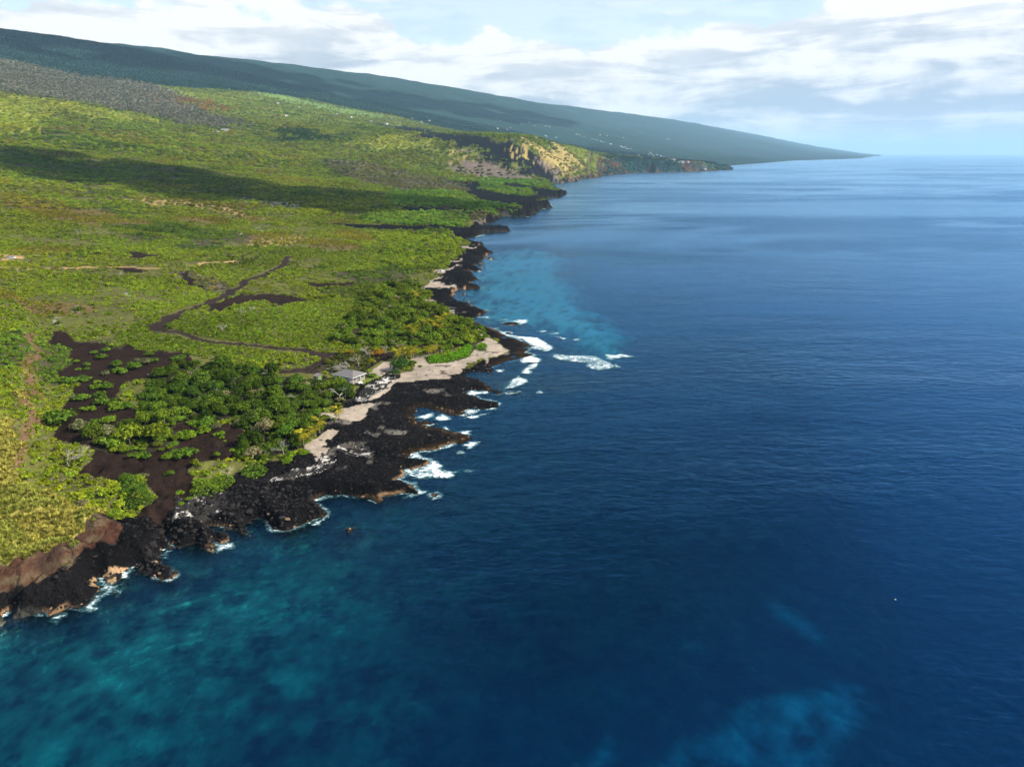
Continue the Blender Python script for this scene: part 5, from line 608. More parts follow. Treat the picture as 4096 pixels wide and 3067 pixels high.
BUSH = [crown_mesh('bush_%d' % i, 60 + i, 7 + 3 * i, 320, .14, VAR[i][2], 0, M_LEAF_I, VAR[i][0], VAR[i][1], .15) for i in range(5)]
CROWN = [crown_mesh('crown_%d' % i, 80 + i, 12 + 3 * i, 900, .08, VAR[i][2], .10, M_LEAF_I, VAR[i][0], VAR[i][1], .15) for i in range(5)]
GREYB = [bare_mesh('greybush_%d' % i, 90 + i, M_DEAD, 3) for i in range(2)]
TUFT = [grass_mesh('tuft_%d' % i, 95 + i) for i in range(3)]
CROWN_O = [crown_mesh('crown_leaves_%d' % i, 180 + i, 14 + 3 * i, 1300, .068, VAR[i][2], .16, M_LEAF_O, VAR[i][0], VAR[i][1], .2) for i in range(6)]
SHRUB_O = [crown_mesh('shrub_leaves_%d' % i, 190 + i, 9 + 3 * i, 700, .09, VAR[i][2], .02, M_LEAF_O, VAR[i][0], VAR[i][1], .15) for i in range(5)]
TRUNK_O = [trunk_mesh('trunk_%d' % i, 170 + i, .55, M_BARK) for i in range(3)]; STEM_O = [trunk_mesh('stem_%d' % i, 176 + i, .34, M_BARK, 4, .25, .022) for i in range(2)]
def jitter_grid(r0, r1, s):
    ax = np.arange(-r1 * .80, r1 * .55, s); ay = np.arange(max(50, r0 * .62), r1, s); gx, gy = np.meshgrid(ax, ay)
    gx = (gx + RNG.uniform(-.5, .5, gx.shape) * s).ravel(); gy = (gy + RNG.uniform(-.5, .5, gy.shape) * s).ravel()
    r = np.hypot(gx, gy); a = np.degrees(np.arctan2(gx, gy)); m = (r >= r0) & (r < r1) & (a > -49) & (a < 31)
    return gx[m], gy[m]
TIERS = [(75, 300, 1.45), (300, 560, 1.6), (560, 1000, 2.35), (1000, 1900, 5.2), (1900, 3400, 11.0), (3400, 6500, 17)]
allp = []
for r0, r1, s in TIERS:
    gx, gy = jitter_grid(r0, r1, s); Dq = macro_d(gx, gy); m = Dq > -np.maximum(60, .12 * np.hypot(gx, gy)); gx, gy, Dq = gx[m], gy[m], Dq[m]
    dq = coast_d(gx, gy, Dq); m = dq > 2; gx, gy, Dq, dq = gx[m], gy[m], Dq[m], dq[m]
    c = classify(gx, gy, dq, Dq)
    want = PSIZE[c] * (1 + RNG.normal(0, 1, len(c)) * PSPR[c]).clip(.45, 1.9)
    size = np.maximum(want, s * (.92 if s < 15 else .5))
    p = COVER[c] * np.clip((s * s * 1.75) / (size * size), 0, 1)          # spacing follows plant size
    gap = fbm(gx, gy, 30, 3, 501); p *= np.where(np.isin(c, [IDX[k] for k in ('scrub', 'dscrub', 'brown', 'greyscrub', 'yardscrub')]), np.clip(1.0 + gap * 2.2, .12, 1), 1)
    keep = RNG.uniform(size=len(c)) < p
    allp.append(np.stack([gx, gy, size, c, dq, np.full(len(gx), s)], 1)[keep])
PL = np.concatenate(allp); px, py, psz = PL[:, 0], PL[:, 1], PL[:, 2]; pc = PL[:, 3].astype(int)
pz = ground(px, py, True)
# keep clear of the house, the shed and the yard
for hx, hy, rad in ((HOUSE[0], HOUSE[1], 9.5), (SHED[0], SHED[1], 4)):
    k_ = np.hypot(px - hx, py - hy) > rad; px, py, psz, pc, pz = px[k_], py[k_], psz[k_], pc[k_], pz[k_]
k_ = np.ones(len(px), bool)
for _c, w_, P_ in PATHS: k_ &= seg_dist(px, py, P_) > w_ * .5 + psz * .42
px, py, psz, pc, pz = px[k_], py[k_], psz[k_], pc[k_], pz[k_]
n = len(px); tint = CCOL[pc].copy()
# individuals differ: some olive, some fresh green, a few straw-coloured; patches of each
v1 = fbm(px, py, 22, 3, 511); v2 = RNG.uniform(-1, 1, n); v3 = fbm(px, py, 130, 3, 515); veg = ~np.isin(pc, [IDX['deadwood'], IDX['orange'], IDX['forest']])
tint *= (1 + .26 * v1 + .38 * v2 + .38 * fbm(px, py, 75, 3, 517) * veg)[:, None].clip(.35, 1.8)
warm = np.clip(.75 * v3 + .45 * RNG.normal(size=n) * .6, -.6, .7)[:, None] * veg[:, None]
tint *= 1 + warm * np.array([.30, .02, -.2])
straw = (RNG.uniform(size=n) < .03) & veg; tint[straw] = np.array([.20, .18, .085])
tint = tint.clip(.008, .5)
gm_ = (pc == IDX['deadwood']) & (RNG.uniform(size=n) < .38); tint[gm_] = np.array([.085, .115, .05]) * RNG.uniform(.7, 1.3, (gm_.sum(), 1))
rr = np.hypot(px, py)
big = np.isin(pc, [IDX[k] for k in ('grove', 'darkgrove', 'brightgrove', 'greentree', 'forest', 'darktree', 'orange')]) | (psz > 3.2)
# the trees that show largest become trees of their own
show = psz / rr; elig = np.isin(pc, [IDX[k] for k in ('grove', 'darkgrove', 'scrub')]) & (psz > 2.8) & (rr < 420)
azp = np.degrees(np.arctan2(px, py)); elig &= (azp > -37.5) & (azp < 10)
order = np.argsort(-np.where(elig, show, 0))[:200]; order = order[elig[order]]
own = np.zeros(n, bool); own[order] = True
TREE_LABEL = {'darkgrove': ('leafy tree among the dense dark green grove between the lava clearing and the shore', 'trees of the dark green grove'),
              'grove': ('leafy yellow-green tree in the thicket around the point or the clearing', 'trees of the yellow-green thickets'),
              'scrub': ('small green tree on the slope beside the brown scarp at the left edge', 'trees along the brown scarp')}
def tree(name, loc, size, tint_, label, cat, group, crown, trunk, squash=1.0, rz=None):
    t = empty(name, loc, RNG.uniform(0, 6.28) if rz is None else rz)
    tag(t, label, cat, group)
    tr = obj('trunk', trunk, None, t); tr.scale = (size, size, size)
    cr = obj('crown', crown, None, t); cr.scale = (size, size, size * squash); cr.color = tuple(tint_) + (1,)
    return t
SPOTS = [((-60, 205), 'beside the coconut palms at the shore'), ((-95, 300), 'behind the shed and the beach house'), ((-70, 262), 'just seaward of the beach house'), ((-100, 232), 'in the middle of the dark grove'), ((-128, 232), 'on the clearing side of the dark grove'), ((-150, 285), 'at the inland end of the dark grove'), ((-122, 180), 'at the edge of the golden headland'), ((-140, 205), 'between the headland and the clearing'), ((-20, 330), 'behind the vivid green hedge'), ((-45, 370), 'inland on the point'), ((-75, 345), 'on the landward edge of the point'), ((-170, 250), 'below the brown scarp'), ((-190, 330), 'at the top of the brown scarp'), ((-118, 205), 'in the thin thicket across the clearing')]
def shade_word(c_): return 'dark green' if c_[1] < .10 else 'yellow-green' if c_[0] / c_[1] > .82 else 'fresh green' if c_[1] > .17 else 'mid-green'
for i in order:
    gr = TREE_LABEL[NAMES[pc[i]]][1]; j = int(RNG.integers(0, 6)); w_ = 'low' if psz[i] < 3.8 else 'broad' if psz[i] > 5.6 else 'middle-sized'
    lb = '%s %s tree %s' % (w_, shade_word(tint[i]), min((math.hypot(px[i] - a_[0], py[i] - a_[1]), b_) for a_, b_ in SPOTS)[1])
    tree('leafy_tree', (px[i], py[i], pz[i] - .15), psz[i] * 1.12, tint[i], lb, 'tree', 'trees: ' + lb, CROWN_O[j], TRUNK_O[j % 3], RNG.uniform(.9, 1.3))
rest = ~own
dead = rest & (pc == IDX['deadwood']) & ~gm_
def take(m): return np.stack([px[m], py[m], pz[m] - .12], 1)
def sc3(m, sq=(.8, 1.25)): s = psz[m] * 1.12; return np.stack([s, s, s * RNG.uniform(sq[0], sq[1], m.sum())], 1)
mt = rest & big & ~dead; mb = rest & ~big & ~dead
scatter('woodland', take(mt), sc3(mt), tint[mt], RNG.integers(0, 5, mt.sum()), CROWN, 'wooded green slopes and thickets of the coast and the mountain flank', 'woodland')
scatter('scrub', take(mb), sc3(mb, (.7, 1.15)), tint[mb], RNG.integers(0, 5, mb.sum()), BUSH, 'low olive green scrub covering the gentle slope', 'scrub')
scatter('bare_woodland', take(dead), sc3(dead, (1.3, 2.0)), tint[dead], RNG.integers(0, 5, dead.sum()), BUSH[:3] + CROWN[:2], 'grey leafless woodland high on the left slope', 'woodland')
# pale dry bushes mixed into the scrub
k_ = (RNG.uniform(size=n) < np.where(pc == IDX['darkgrove'], .10, .04)) & np.isin(pc, [IDX[q_] for q_ in ('scrub', 'greyscrub', 'yardscrub', 'flatscrub', 'darkgrove')]) & (rr < 900)
scatter('dry_brush', take(k_), np.repeat((psz[k_] * .8)[:, None], 3, 1), tint[k_], RNG.integers(0, 2, k_.sum()), GREYB, 'bare grey brush scattered through the green scrub', 'brush')
# golden grass on the headland
gx, gy = jitter_grid(80, 330, .95); Dq = macro_d(gx, gy); m = Dq > -60; gx, gy, Dq = gx[m], gy[m], Dq[m]; dq = coast_d(gx, gy, Dq); c = classify(gx, gy, dq, Dq)
m = ((c == IDX['goldplateau']) & (RNG.uniform(size=len(c)) < .95)) | ((c == IDX['scarp']) & (RNG.uniform(size=len(c)) < .12)); gx, gy = gx[m], gy[m]; gz = ground(gx, gy, True)
s = RNG.uniform(1.0, 2.1, len(gx)); v = fbm(gx, gy, 14, 3, 531)
tt = np.array([.37, .335, .070]) * (1 + .28 * RNG.uniform(-1, 1, len(gx)) + .25 * v)[:, None]; gm = (fbm(gx, gy, 9, 3, 535) > .25); tt[gm] = tt[gm] * np.array([.78, .9, .8])
scatter('dry_grass', np.stack([gx, gy, gz - .05], 1), np.stack([s, s, s * .8], 1), tt.clip(.02, .6), RNG.integers(0, 3, len(gx)), TUFT, 'golden dry grass covering the headland in the lower left', 'grass', .2)
# ---------------------------------------------------------------- shrubs standing alone on the cinder and sand
def base(x_, y_): return float(ground(np.array([x_]), np.array([y_]), True)[0])
TC = [(.085, .150, .016), (.125, .205, .014), (.135, .145, .060)]
KIND = ['green', 'bright yellow-green', 'grey-green']
def zone_at(x_, y_):
    D_ = macro_d(np.array([x_]), np.array([y_])); return NAMES[int(classify(np.array([x_]), np.array([y_]), coast_d(np.array([x_]), np.array([y_]), D_), D_)[0])]
marks = [(HOUSE, 'the beach house'), ((SHRUBS[0][0], SHRUBS[0][1]), '')]
zs = ground(np.array([q_[0] for q_ in SHRUBS]), np.array([q_[1] for q_ in SHRUBS]), True)
ordr = sorted(range(len(SHRUBS)), key=lambda i: SHRUBS[i][1]); seen = {}
for i in ordr:
    sx, sy, sd, kd = SHRUBS[i]; w_ = 'tiny' if sd < 2.1 else 'small' if sd < 3.3 else 'middling' if sd < 5 else 'broad'
    zn_ = 'pale sand' if sx > -95 and sy > 225 else 'bare brown cinder'
    near_ = min((math.hypot(sx - a[0], sy - a[1]), b) for a, b in ((HOUSE[:2], 'by the beach house'), ((-60, 205), 'by the shore grove'), ((-118, 175), 'near the golden headland'), ((-125, 260), 'in the middle of the large clearing'), ((-165, 345), 'at the inland end of the clearing'), ((-90, 205), 'in the seaward clearing')))[1]
    lb = '%s %s shrub on %s %s' % (w_, KIND[kd], zn_, near_)
    c_ = np.array(TC[kd]) * RNG.uniform(.8, 1.2); j = int(RNG.integers(0, 5))
    t = empty('shrub', (sx, sy, float(zs[i]) - .08), RNG.uniform(0, 6.28)); tag(t, lb, 'shrub', 'shrubs: ' + lb)
    st = obj('stem', STEM_O[j % 2], None, t); st.scale = (sd * 1.05,) * 3
    cr = obj('foliage', SHRUB_O[j], None, t); cr.scale = (sd * 1.15, sd * 1.15, sd * RNG.uniform(.8, 1.15)); cr.color = tuple(c_) + (1,)
# ---------------------------------------------------------------- broad-leaved beach shrubs that grow as one mass
def mass(name, poly, hgt, tint_, label, cat, seed, leaf=.42, dens=5.0):
    A = np.array(poly); rng = np.random.default_rng(seed); ar = 0.5 * abs(np.dot(A[:, 0], np.roll(A[:, 1], 1)) - np.dot(A[:, 1], np.roll(A[:, 0], 1)))
    k_ = int(ar * dens * 3); qx = rng.uniform(A[:, 0].min(), A[:, 0].max(), k_ * 3); qy = rng.uniform(A[:, 1].min(), A[:, 1].max(), k_ * 3)
    m_ = inside(qx + fbm(qx, qy, 4, 2, 5) * .8, qy + fbm(qx, qy, 4, 2, 6) * .8, poly); qx, qy = qx[m_][:k_], qy[m_][:k_]
    e = seg_dist(qx, qy, list(poly) + [poly[0]]); g0 = ground(qx, qy, True)
    top = hgt * np.sqrt(np.clip(e / (hgt * 1.1), .03, 1)) * (.82 + .34 * fbm(qx, qy, 2.6, 3, 71) + .25 * fbm(qx, qy, 9, 2, 73))
    cx, cy = A.mean(0); cz = float(g0.mean()); z_ = g0 + top * np.where(rng.uniform(size=len(qx)) < .8, 1, rng.uniform(.2, 1, len(qx)))
    ctr = np.stack([qx - cx, qy - cy, z_ - cz], 1); nr = np.stack([rng.normal(size=len(qx)) * .6, rng.normal(size=len(qx)) * .6, np.ones(len(qx))], 1)
    v, f = quads_from(ctr, nr, leaf * rng.uniform(.7, 1.3, len(qx)), rng, .8); me = mesh_np(name, v, f); me.materials.append(M_LEAF_O)
    t = empty(name, (cx, cy, cz)); tag(t, label, cat)
    fo = obj('foliage', me, None, t); fo.color = tuple(tint_) + (1,)
    parts = []
    for i in range(0, len(qx), max(1, len(qx) // 60)):
        parts.append(tube([(ctr[i, 0], ctr[i, 1], g0[i] - cz - .1), (ctr[i, 0] + .05, ctr[i, 1], ctr[i, 2])], [.05, .02], 4))
    v, f = join(parts); ms = mesh_np(name + '_stems', v, f); obj('stems', ms, M_BARK, t); return t
mass('beach_shrub', CLUMPS[0], 2.0, (.115, .185, .016), 'long bright green shrub mass on dark cinder above the black lava shore', 'shrub', 11)
mass('beach_shrub', CLUMPS[1], 1.9, (.085, .150, .016), 'round dark-centred green shrub mass on cinder beside the white coral streak', 'shrub', 12)
mass('beach_shrub', CLUMPS[2], 3.2, (.070, .135, .016), 'big glossy green bush at the seaward tip of the headland trees', 'shrub', 13)
HG = [P_ for c_, P_ in ZONES if c_ == 'hedge']
mass('beach_hedge', HG[0], 1.9, (.115, .260, .010), 'long vivid green hedge edging the sand beach below the palms', 'hedge', 14, .5, 4)
mass('beach_hedge', HG[1], 1.8, (.110, .235, .012), 'small vivid green hedge clump alone on the sand point', 'hedge', 15, .45, 5)
# ---------------------------------------------------------------- yard trees, yellowing trees, bleached trees
for i_, (x_, y_, s_, lb) in enumerate(YARD_TREES):
    tree('shade_tree', (x_, y_, base(x_, y_) - .1), s_, (.045, .095, .018) if i_ < 3 else (.13, .19, .018), lb, 'tree', None, CROWN_O[int(RNG.integers(0, 6))], TRUNK_O[0], 1.05)
OL = ['orange-leaved spreading tree on brown soil inland of the sand lot', 'smaller yellow-orange tree just left of the orange-leaved tree', 'yellow-green tree with orange tips behind the beach house', 'small rust-orange tree at the top of the yard thicket', 'yellow-green round bush at the corner of the stone wall']
for (x_, y_, s_, kd), lb in zip(ORANGE_TREES, OL):
    tree('yellowing_tree', (x_, y_, base(x_, y_) - .1), s_, (.30, .17, .02) if kd == 0 else (.22, .22, .015), lb, 'tree', None, CROWN_O[int(RNG.integers(0, 6))], TRUNK_O[1], 1.0)
BARE = [bare_mesh('bare_tree_%d' % i, 300 + i, M_DEAD, 4) for i in range(4)]
DL = ['large bleached bare tree sprawling over the lava behind the coconut palms', 'bleached bare tree right behind the roof of the beach house, left side', 'bleached bare tree behind the middle of the beach house roof', 'bleached bare tree behind the right half of the beach house roof', 'tall pale bare tree in the yard thicket beside the stone wall', 'low grey bare tree at the left end of the yard thicket', 'leaning pale bare tree behind the house ridge', 'grey bare tree near the orange-leaved trees', 'small grey bare tree left of the orange-leaved trees', 'white-stemmed bare tree behind the orange-leaved tree', 'small bleached tree between the two shrub masses on cinder', 'pale bare limbs at the seaward edge of the grove by the house', 'pinkish bare tree by the brown lava patch', 'bare white tree in the flat scrub beside the dark track', 'grey bare tree at the edge of the flat scrub', 'pale leaning bare tree in the thicket on the headland', 'pale bare tree at the clearing edge of the headland thicket', 'lone bare tree on the middle of the green slope', 'bare tree below the yellow dirt track', 'lone bare tree near the left edge below the yellow dirt track']
for i, ((x_, y_, s_), lb) in enumerate(zip(DEAD_TREES, DL)):
    o = obj('bare_tree', BARE[i % 4]); o.location = (x_, y_, base(x_, y_) - .05); o.scale = (s_ * 1.15, s_ * 1.15, s_); o.rotation_euler = (0, 0, i * 1.3); tag(o, lb, 'tree')
# ---------------------------------------------------------------- coconut palms
def frond_mesh():
    V_, F_ = [], []; n = 12; L = 1.0
    def at(t): return np.array([t * L * (1 - .18 * t * t), 0, .30 * t - .62 * t * t])
    v, f = tube([at(i / 6) for i in range(7)], [.016 * (1 - .8 * i / 6) for i in range(7)], 3); V_ += list(v); F_ += [tuple(q) for q in f]
    for i in range(2, n + 1):
        t = i / n; ln = .30 * math.sin(math.pi * (.12 + .80 * t)) + .04; w = .030; p = at(t)
        for s_ in (-1, 1):
            e = p + np.array([.45 * ln, s_ * ln * .9, -.30 * ln]); k_ = len(V_)
            V_ += [p + [-w, 0, 0], p + [w, 0, 0], e + [w * .4, 0, 0], e + [-w * .4, 0, 0]]; F_.append((k_, k_ + 1, k_ + 2, k_ + 3))
    me = mesh_np('frond', np.array(V_), np.array(F_)); me.materials.append(M_LEAF_O); return me
FROND = frond_mesh()
def palm(x_, y_, h, label, seed, group=None):
    rng = np.random.default_rng(seed); z0 = base(x_, y_); t = empty('coconut_palm', (x_, y_, z0), 0); tag(t, label, 'palm tree', group)
    lean = rng.normal(size=2) * .10 * h; th = h * .80
    P_ = [(lean[0] * (k / 6) ** 1.8, lean[1] * (k / 6) ** 1.8, th * k / 6 - .1) for k in range(7)]; v, f = tube(P_, [.20 - .085 * k / 6 for k in range(7)], 7)
    obj('trunk', mesh_np('palm_trunk', v, f), M_PALMBARK, t)
    for k in range(17):
        o = obj('frond', FROND, None, t); o.location = P_[-1]; el = [.75, .25, -.25, -.6][k % 4] + rng.normal() * .12
        o.rotation_euler = Euler((rng.normal() * .2, -el, 2.4 * k + rng.normal() * .15)); o.scale = (h * .56 * rng.uniform(.85, 1.1),) * 3
        a = rng.uniform(); o.color = (.24 + .14 * a, .25 + .05 * a, .022, 1)
    c_ = obj('coconut_cluster', rock_mesh('coconuts', seed, M_BARK, 1), None, t); c_.location = (P_[-1][0], P_[-1][1], P_[-1][2] - .15); c_.scale = (.6, .6, .45)
PLB = ['large golden-green coconut palm at the corner of the grove, nearest the viewer', 'small yellow palm just right of the large golden-green palm', 'middle palm of the row along the lower sand patch', 'upright palm at the far end of the row along the lower sand patch', 'lone coconut palm standing on the pale sand below the house', 'coconut palm at the inland corner of the sand lot', 'coconut palm right of the dark yard wall, behind the sand lot', 'taller palm of the pair left of the vivid green hedge', 'shorter palm of the pair left of the vivid green hedge', 'first coconut palm at the inland end of the vivid green hedge', 'second palm at the inland end of the vivid green hedge', 'third palm at the inland end of the hedge, farthest right', 'short palm beside the pair left of the hedge']
for i, (p_, lb) in enumerate(zip(PALMS, PLB)): palm(p_[0], p_[1], p_[2], lb, 700 + i)
for i, p_ in enumerate(CANOPY_PALMS): palm(p_[0], p_[1], p_[2] + 1.5, 'coconut palm rising out of the yellow-green grove behind the point', 750 + i, 'palms rising from the point grove')
# ---------------------------------------------------------------- breaking waves and swash
m_foam, g = new_mat('foam'); P = g.new('ShaderNodeTexCoord').outputs['Object']
fa = g.attr('foam').outputs['Fac']
fn = g.noise(g.mapping(P, (.55, 1, 1), (0, 0, math.radians(-25))), 0.42, 9, 0.66, 1.6); fv = g.noise(P, 1.4, 7, .7, .8)
tex = g.math('ADD', g.math('MULTIPLY', fn, .6), g.math('MULTIPLY', fv, .4))
tc_ = g.math('SUBTRACT', tex, .5)
ev = g.new('ShaderNodeTexVoronoi', feature='DISTANCE_TO_EDGE'); g.put(ev.inputs['Vector'], g.mapping(P, (.5, 1, 1), (0, 0, math.radians(-25)))); ev.inputs['Scale'].default_value = .8
wv = g.math('ADD', ev.outputs[0], g.math('MULTIPLY', tc_, .5))
dense = g.ramp(g.math('ADD', g.math('MULTIPLY', fa, .76), g.math('MULTIPLY', tc_, 2.8)), .33, .80)
body_ = g.ramp(g.math('ADD', fa, g.math('MULTIPLY', tc_, 1.5)), .22, .62)
lace = g.math('MULTIPLY', g.ramp(wv, .10, .0), body_)
al = g.math('MAXIMUM', dense, g.math('MULTIPLY', lace, .55)); halo = g.math('MULTIPLY', g.math('ADD', body_, g.math('MULTIPLY', g.ramp(fa, .55, .9), 1.4)), .13)
dif = g.new('ShaderNodeBsdfDiffuse'); g.put(dif.inputs[0], g.mix(al, (.05, .30, .33, 1), (.80, .83, .85, 1)))
tr = g.new('ShaderNodeBsdfTransparent'); mx = g.new('ShaderNodeMixShader'); g.put(mx.inputs[0], g.math('MAXIMUM', al, halo)); g.put(mx.inputs[1], tr); g.put(mx.inputs[2], dif)
out(g, mx)
VV, QQ, FF, off = [], [], [], 0
def foam_grid(x0, x1, y0, y1, s, fn_, lift):
    global off
    ax = np.arange(x0, x1 + s, s); ay = np.arange(y0, y1 + s, s); gx, gy = np.meshgrid(ax, ay); sh = gx.shape; gx, gy = gx.ravel(), gy.ravel()
    f = fn_(gx, gy); idx = np.arange(gx.size).reshape(sh)
    q = np.stack([idx[:-1, :-1], idx[:-1, 1:], idx[1:, 1:], idx[1:, :-1]], -1).reshape(-1, 4); q = q[(f[q] > .02).any(1)]
    if not len(q): return
    u = np.unique(q); rm = np.full(gx.size, -1); rm[u] = np.arange(len(u))
    zz = .06 + lift + np.clip(f[u], 0, 1) * (.30 + .45 * fbm(gx[u], gy[u], 3.0, 3, 601)).clip(.03, 1) * min(1.6, s)
    VV.append(np.stack([gx[u], gy[u], zz], 1)); QQ.append(rm[q] + off); FF.append(f[u]); off += len(u)
for i, P_ in enumerate(FOAM):
    A = np.array(P_); x0, y0 = A.min(0); x1, y1 = A.max(0); far_ = math.hypot(*A.mean(0)); pad = max(2.0, far_ * .008); s = max(.35, min(far_ / 420, (x1 - x0 + y1 - y0) / 24))
    def fn_(gx, gy, P_=P_, pad=pad):
        w = pad * .6; return sstep(-pad, pad * .9, poly_sd(gx + w * fbm(gx, gy, pad * 3, 3, 611), gy + w * fbm(gx, gy, pad * 3, 3, 613), P_, pad * 2.5)) * (.62 + .55 * vnoise(gx, gy, pad * 4, 617))
    foam_grid(x0 - pad * 1.6, x1 + pad * 1.6, y0 - pad * 1.6, y1 + pad * 1.6, s, fn_, .004 * (i % 9))
def swash(gx, gy):
    o = np.zeros(gx.shape); Dq = macro_d(gx, gy); m = np.abs(Dq) < 95; m[m] = np.abs(coast_d(gx[m], gy[m], Dq[m])) < 9
    if m.any():
        h, d, D_, s_ = ground(gx[m], gy[m], True, True); ex = sstep(-.25, .35, fbm(gx[m], gy[m], 22, 3, 621))
        o[m] = sstep(-2.6, -.2, d) * sstep(1.2, .1, d) * (.22 + .78 * ex) * .66
    return o
foam_grid(-165, 70, 85, 470, .75, swash, .02)
me = mesh_np('surf', np.concatenate(VV), np.concatenate(QQ)); put_attr(me, 'foam', np.concatenate(FF), 'FLOAT')
tag(obj('surf', me, m_foam), 'white surf breaking over the reef and along the lava shore', 'surf', kind='stuff')
# ---------------------------------------------------------------- boulders under the red cliff and along the shelf
def rock_mat(name, a, b):
    m, g = new_mat(name); o = g.new('ShaderNodeObjectInfo'); P = g.new('ShaderNodeTexCoord').outputs['Object']; n = g.noise(P, 3.5, 6, .65)
    c = g.mix(o.outputs['Random'], a + (1,), b + (1,)); c = g.mix(1.0, c, g.math('ADD', .5, n), 'MULTIPLY'); out(g, principled(g, c, .9, bump(g, n, .7, .12), .15)); return m
M_ROCK = rock_mat('lava_rock', (.008, .0075, .0075), (.024, .021, .020)); M_TAN = rock_mat('crusted_rock', (.15, .095, .055), (.25, .175, .115)); M_CORAL = rock_mat('coral_rubble', (.38, .36, .33), (.52, .49, .45))
ROCKS = [rock_mesh('boulder_%d' % i, 400 + i, M_ROCK) for i in range(6)]; TROCK = [rock_mesh('crusted_boulder_%d' % i, 420 + i, M_TAN) for i in range(4)]; CROCK = [rock_mesh('coral_%d' % i, 440 + i, M_CORAL, 1) for i in range(3)]
def shore_pts(nm, x0, x1, y0, y1):
    qx = RNG.uniform(x0, x1, nm); qy = RNG.uniform(y0, y1, nm); D_ = macro_d(qx, qy); m = np.abs(D_) < 70; qx, qy = qx[m], qy[m]
    h, d, D_, sp_ = ground(qx, qy, True, True); return qx, qy, h, d, D_, sp_
qx, qy, qh, qd, qD, qs = shore_pts(60000, -160, 20, 95, 330)
qc = classify(qx, qy, qd, qD); lavaz = np.isin(qc, [IDX['lava'], IDX['cliffred'], IDX['coral'], IDX['tanrock']])
foot = lavaz & (qy < 190) & (qx < -45) & (qd > -.8) & (qs < -9)
shelf = lavaz & ~foot & (qd > 0) & (qc != IDX['cliffred'])
pk = np.concatenate([np.nonzero(foot)[0][:4200], np.nonzero(shelf)[0][:5200]]); isf = foot[pk]
sz = np.where(isf, RNG.gamma(2.2, .22, len(pk)) + .2, RNG.gamma(2.0, .17, len(pk)) + .15).clip(.2, 2.4); sz = np.where(isf & (qd[pk] < 2.5), sz * 1.25, sz)
shw = sz / np.hypot(qx[pk], qy[pk]); top = np.argsort(-shw)[:290]; ow = np.zeros(len(pk), bool); ow[top] = True
tanm = (qh[pk] < 1.3 + .5 * RNG.normal(size=len(pk))) & (qd[pk] < 3.5) & (RNG.uniform(size=len(pk)) < .2)
for j in top:
    i = pk[j]; tn = bool(tanm[j]); o = obj('boulder', (TROCK if tn else ROCKS)[j % (4 if tn else 6)]); o.location = (qx[i], qy[i], qh[i] + sz[j] * .12); s_ = sz[j]
    o.scale = (s_ * RNG.uniform(.8, 1.3), s_ * RNG.uniform(.8, 1.2), s_ * RNG.uniform(.6, 1.0)); o.rotation_euler = (RNG.normal() * .3, RNG.normal() * .3, RNG.uniform(0, 6.28))
    w_ = 'small' if s_ < 1.0 else 'large' if s_ > 1.45 else 'middling'
    sec = min((abs(qx[i] - a_), b_) for a_, b_ in ((-125, 'at the left edge below the red cliff'), (-108, 'below the middle of the red cliff'), (-93, 'beside the tan rocks and the foaming inlet'), (-80, 'below the seaward tip of the red cliff'), (-66, 'beside the narrow rock channel'), (-48, 'on the jagged lava points'), (-15, 'on the outer lava shelf')))[1]
    wet = 'at the waterline' if qh[i] < 1.2 else 'up in the rubble'
    lb = '%s %s boulder %s, %s' % (w_, 'tan crusted' if tn else 'black lava', wet, sec); gp = 'boulders: ' + lb
    tag(o, lb, 'boulder', gp)
re_ = ~ow; i = pk[re_]; s_ = sz[re_]
scatter('lava_rubble', np.stack([qx[i], qy[i], qh[i] + s_ * .08], 1), np.stack([s_, s_ * 1.1, s_ * .75], 1), np.ones((len(i), 3)) * .03, np.where(tanm[re_], 6 + (np.arange(len(i)) % 4), np.arange(len(i)) % 6), ROCKS + TROCK, 'black lava rubble strewn over the shore', 'rubble', .4)
i = np.nonzero((qc == IDX['coral']) & (RNG.uniform(size=len(qc)) < np.where(qy < 186, .10, .9)))[0]; ex, ey = [], []
k_ = np.repeat(i, 4); jx = qx[k_] + RNG.normal(size=len(k_)) * .9; jy = qy[k_] + RNG.normal(size=len(k_)) * .9; m = fbm(jx, jy, 5, 3, 641) > -.02; jx, jy = jx[m], jy[m]; jz = ground(jx, jy, True); s_ = RNG.gamma(2, .17, len(jx)).clip(.15, 1.1)
scatter('coral_rubble', np.stack([jx, jy, jz + .03], 1), np.stack([s_ * 1.3, s_, s_ * .5], 1), np.ones((len(jx), 3)), np.arange(len(jx)) % 3, CROCK, 'streak of white coral rubble on the black lava', 'rubble', .3)
# ---------------------------------------------------------------- things people built
def bmobj(name, fn_, mat, parent=None, bevel=0):
    bm = bmesh.new(); fn_(bm)
    if bevel: bmesh.ops.bevel(bm, geom=bm.edges[:], offset=bevel, segments=1, affect='EDGES')
    bmesh.ops.recalc_face_normals(bm, faces=bm.faces[:])
    me = bpy.data.meshes.new(name); bm.to_mesh(me); bm.free(); return obj(name, me, mat, parent)
def box(bm, x0, x1, y0, y1, z0, z1):
    v = [bm.verts.new(p) for p in ((x0, y0, z0), (x1, y0, z0), (x1, y1, z0), (x0, y1, z0), (x0, y0, z1), (x1, y0, z1), (x1, y1, z1), (x0, y1, z1))]
    for f in ((0, 3, 2, 1), (4, 5, 6, 7), (0, 1, 5, 4), (1, 2, 6, 5), (2, 3, 7, 6), (3, 0, 4, 7)): bm.faces.new([v[i] for i in f])
M_WALL = plain('white_painted_wall', (.42, .43, .42), .7, .2, 2); M_TRIM = plain('white_trim', (.58, .58, .56), .6, .08, 3); M_ROOF = plain('grey_shingle', (.155, .145, .140), .9, .25, 6)
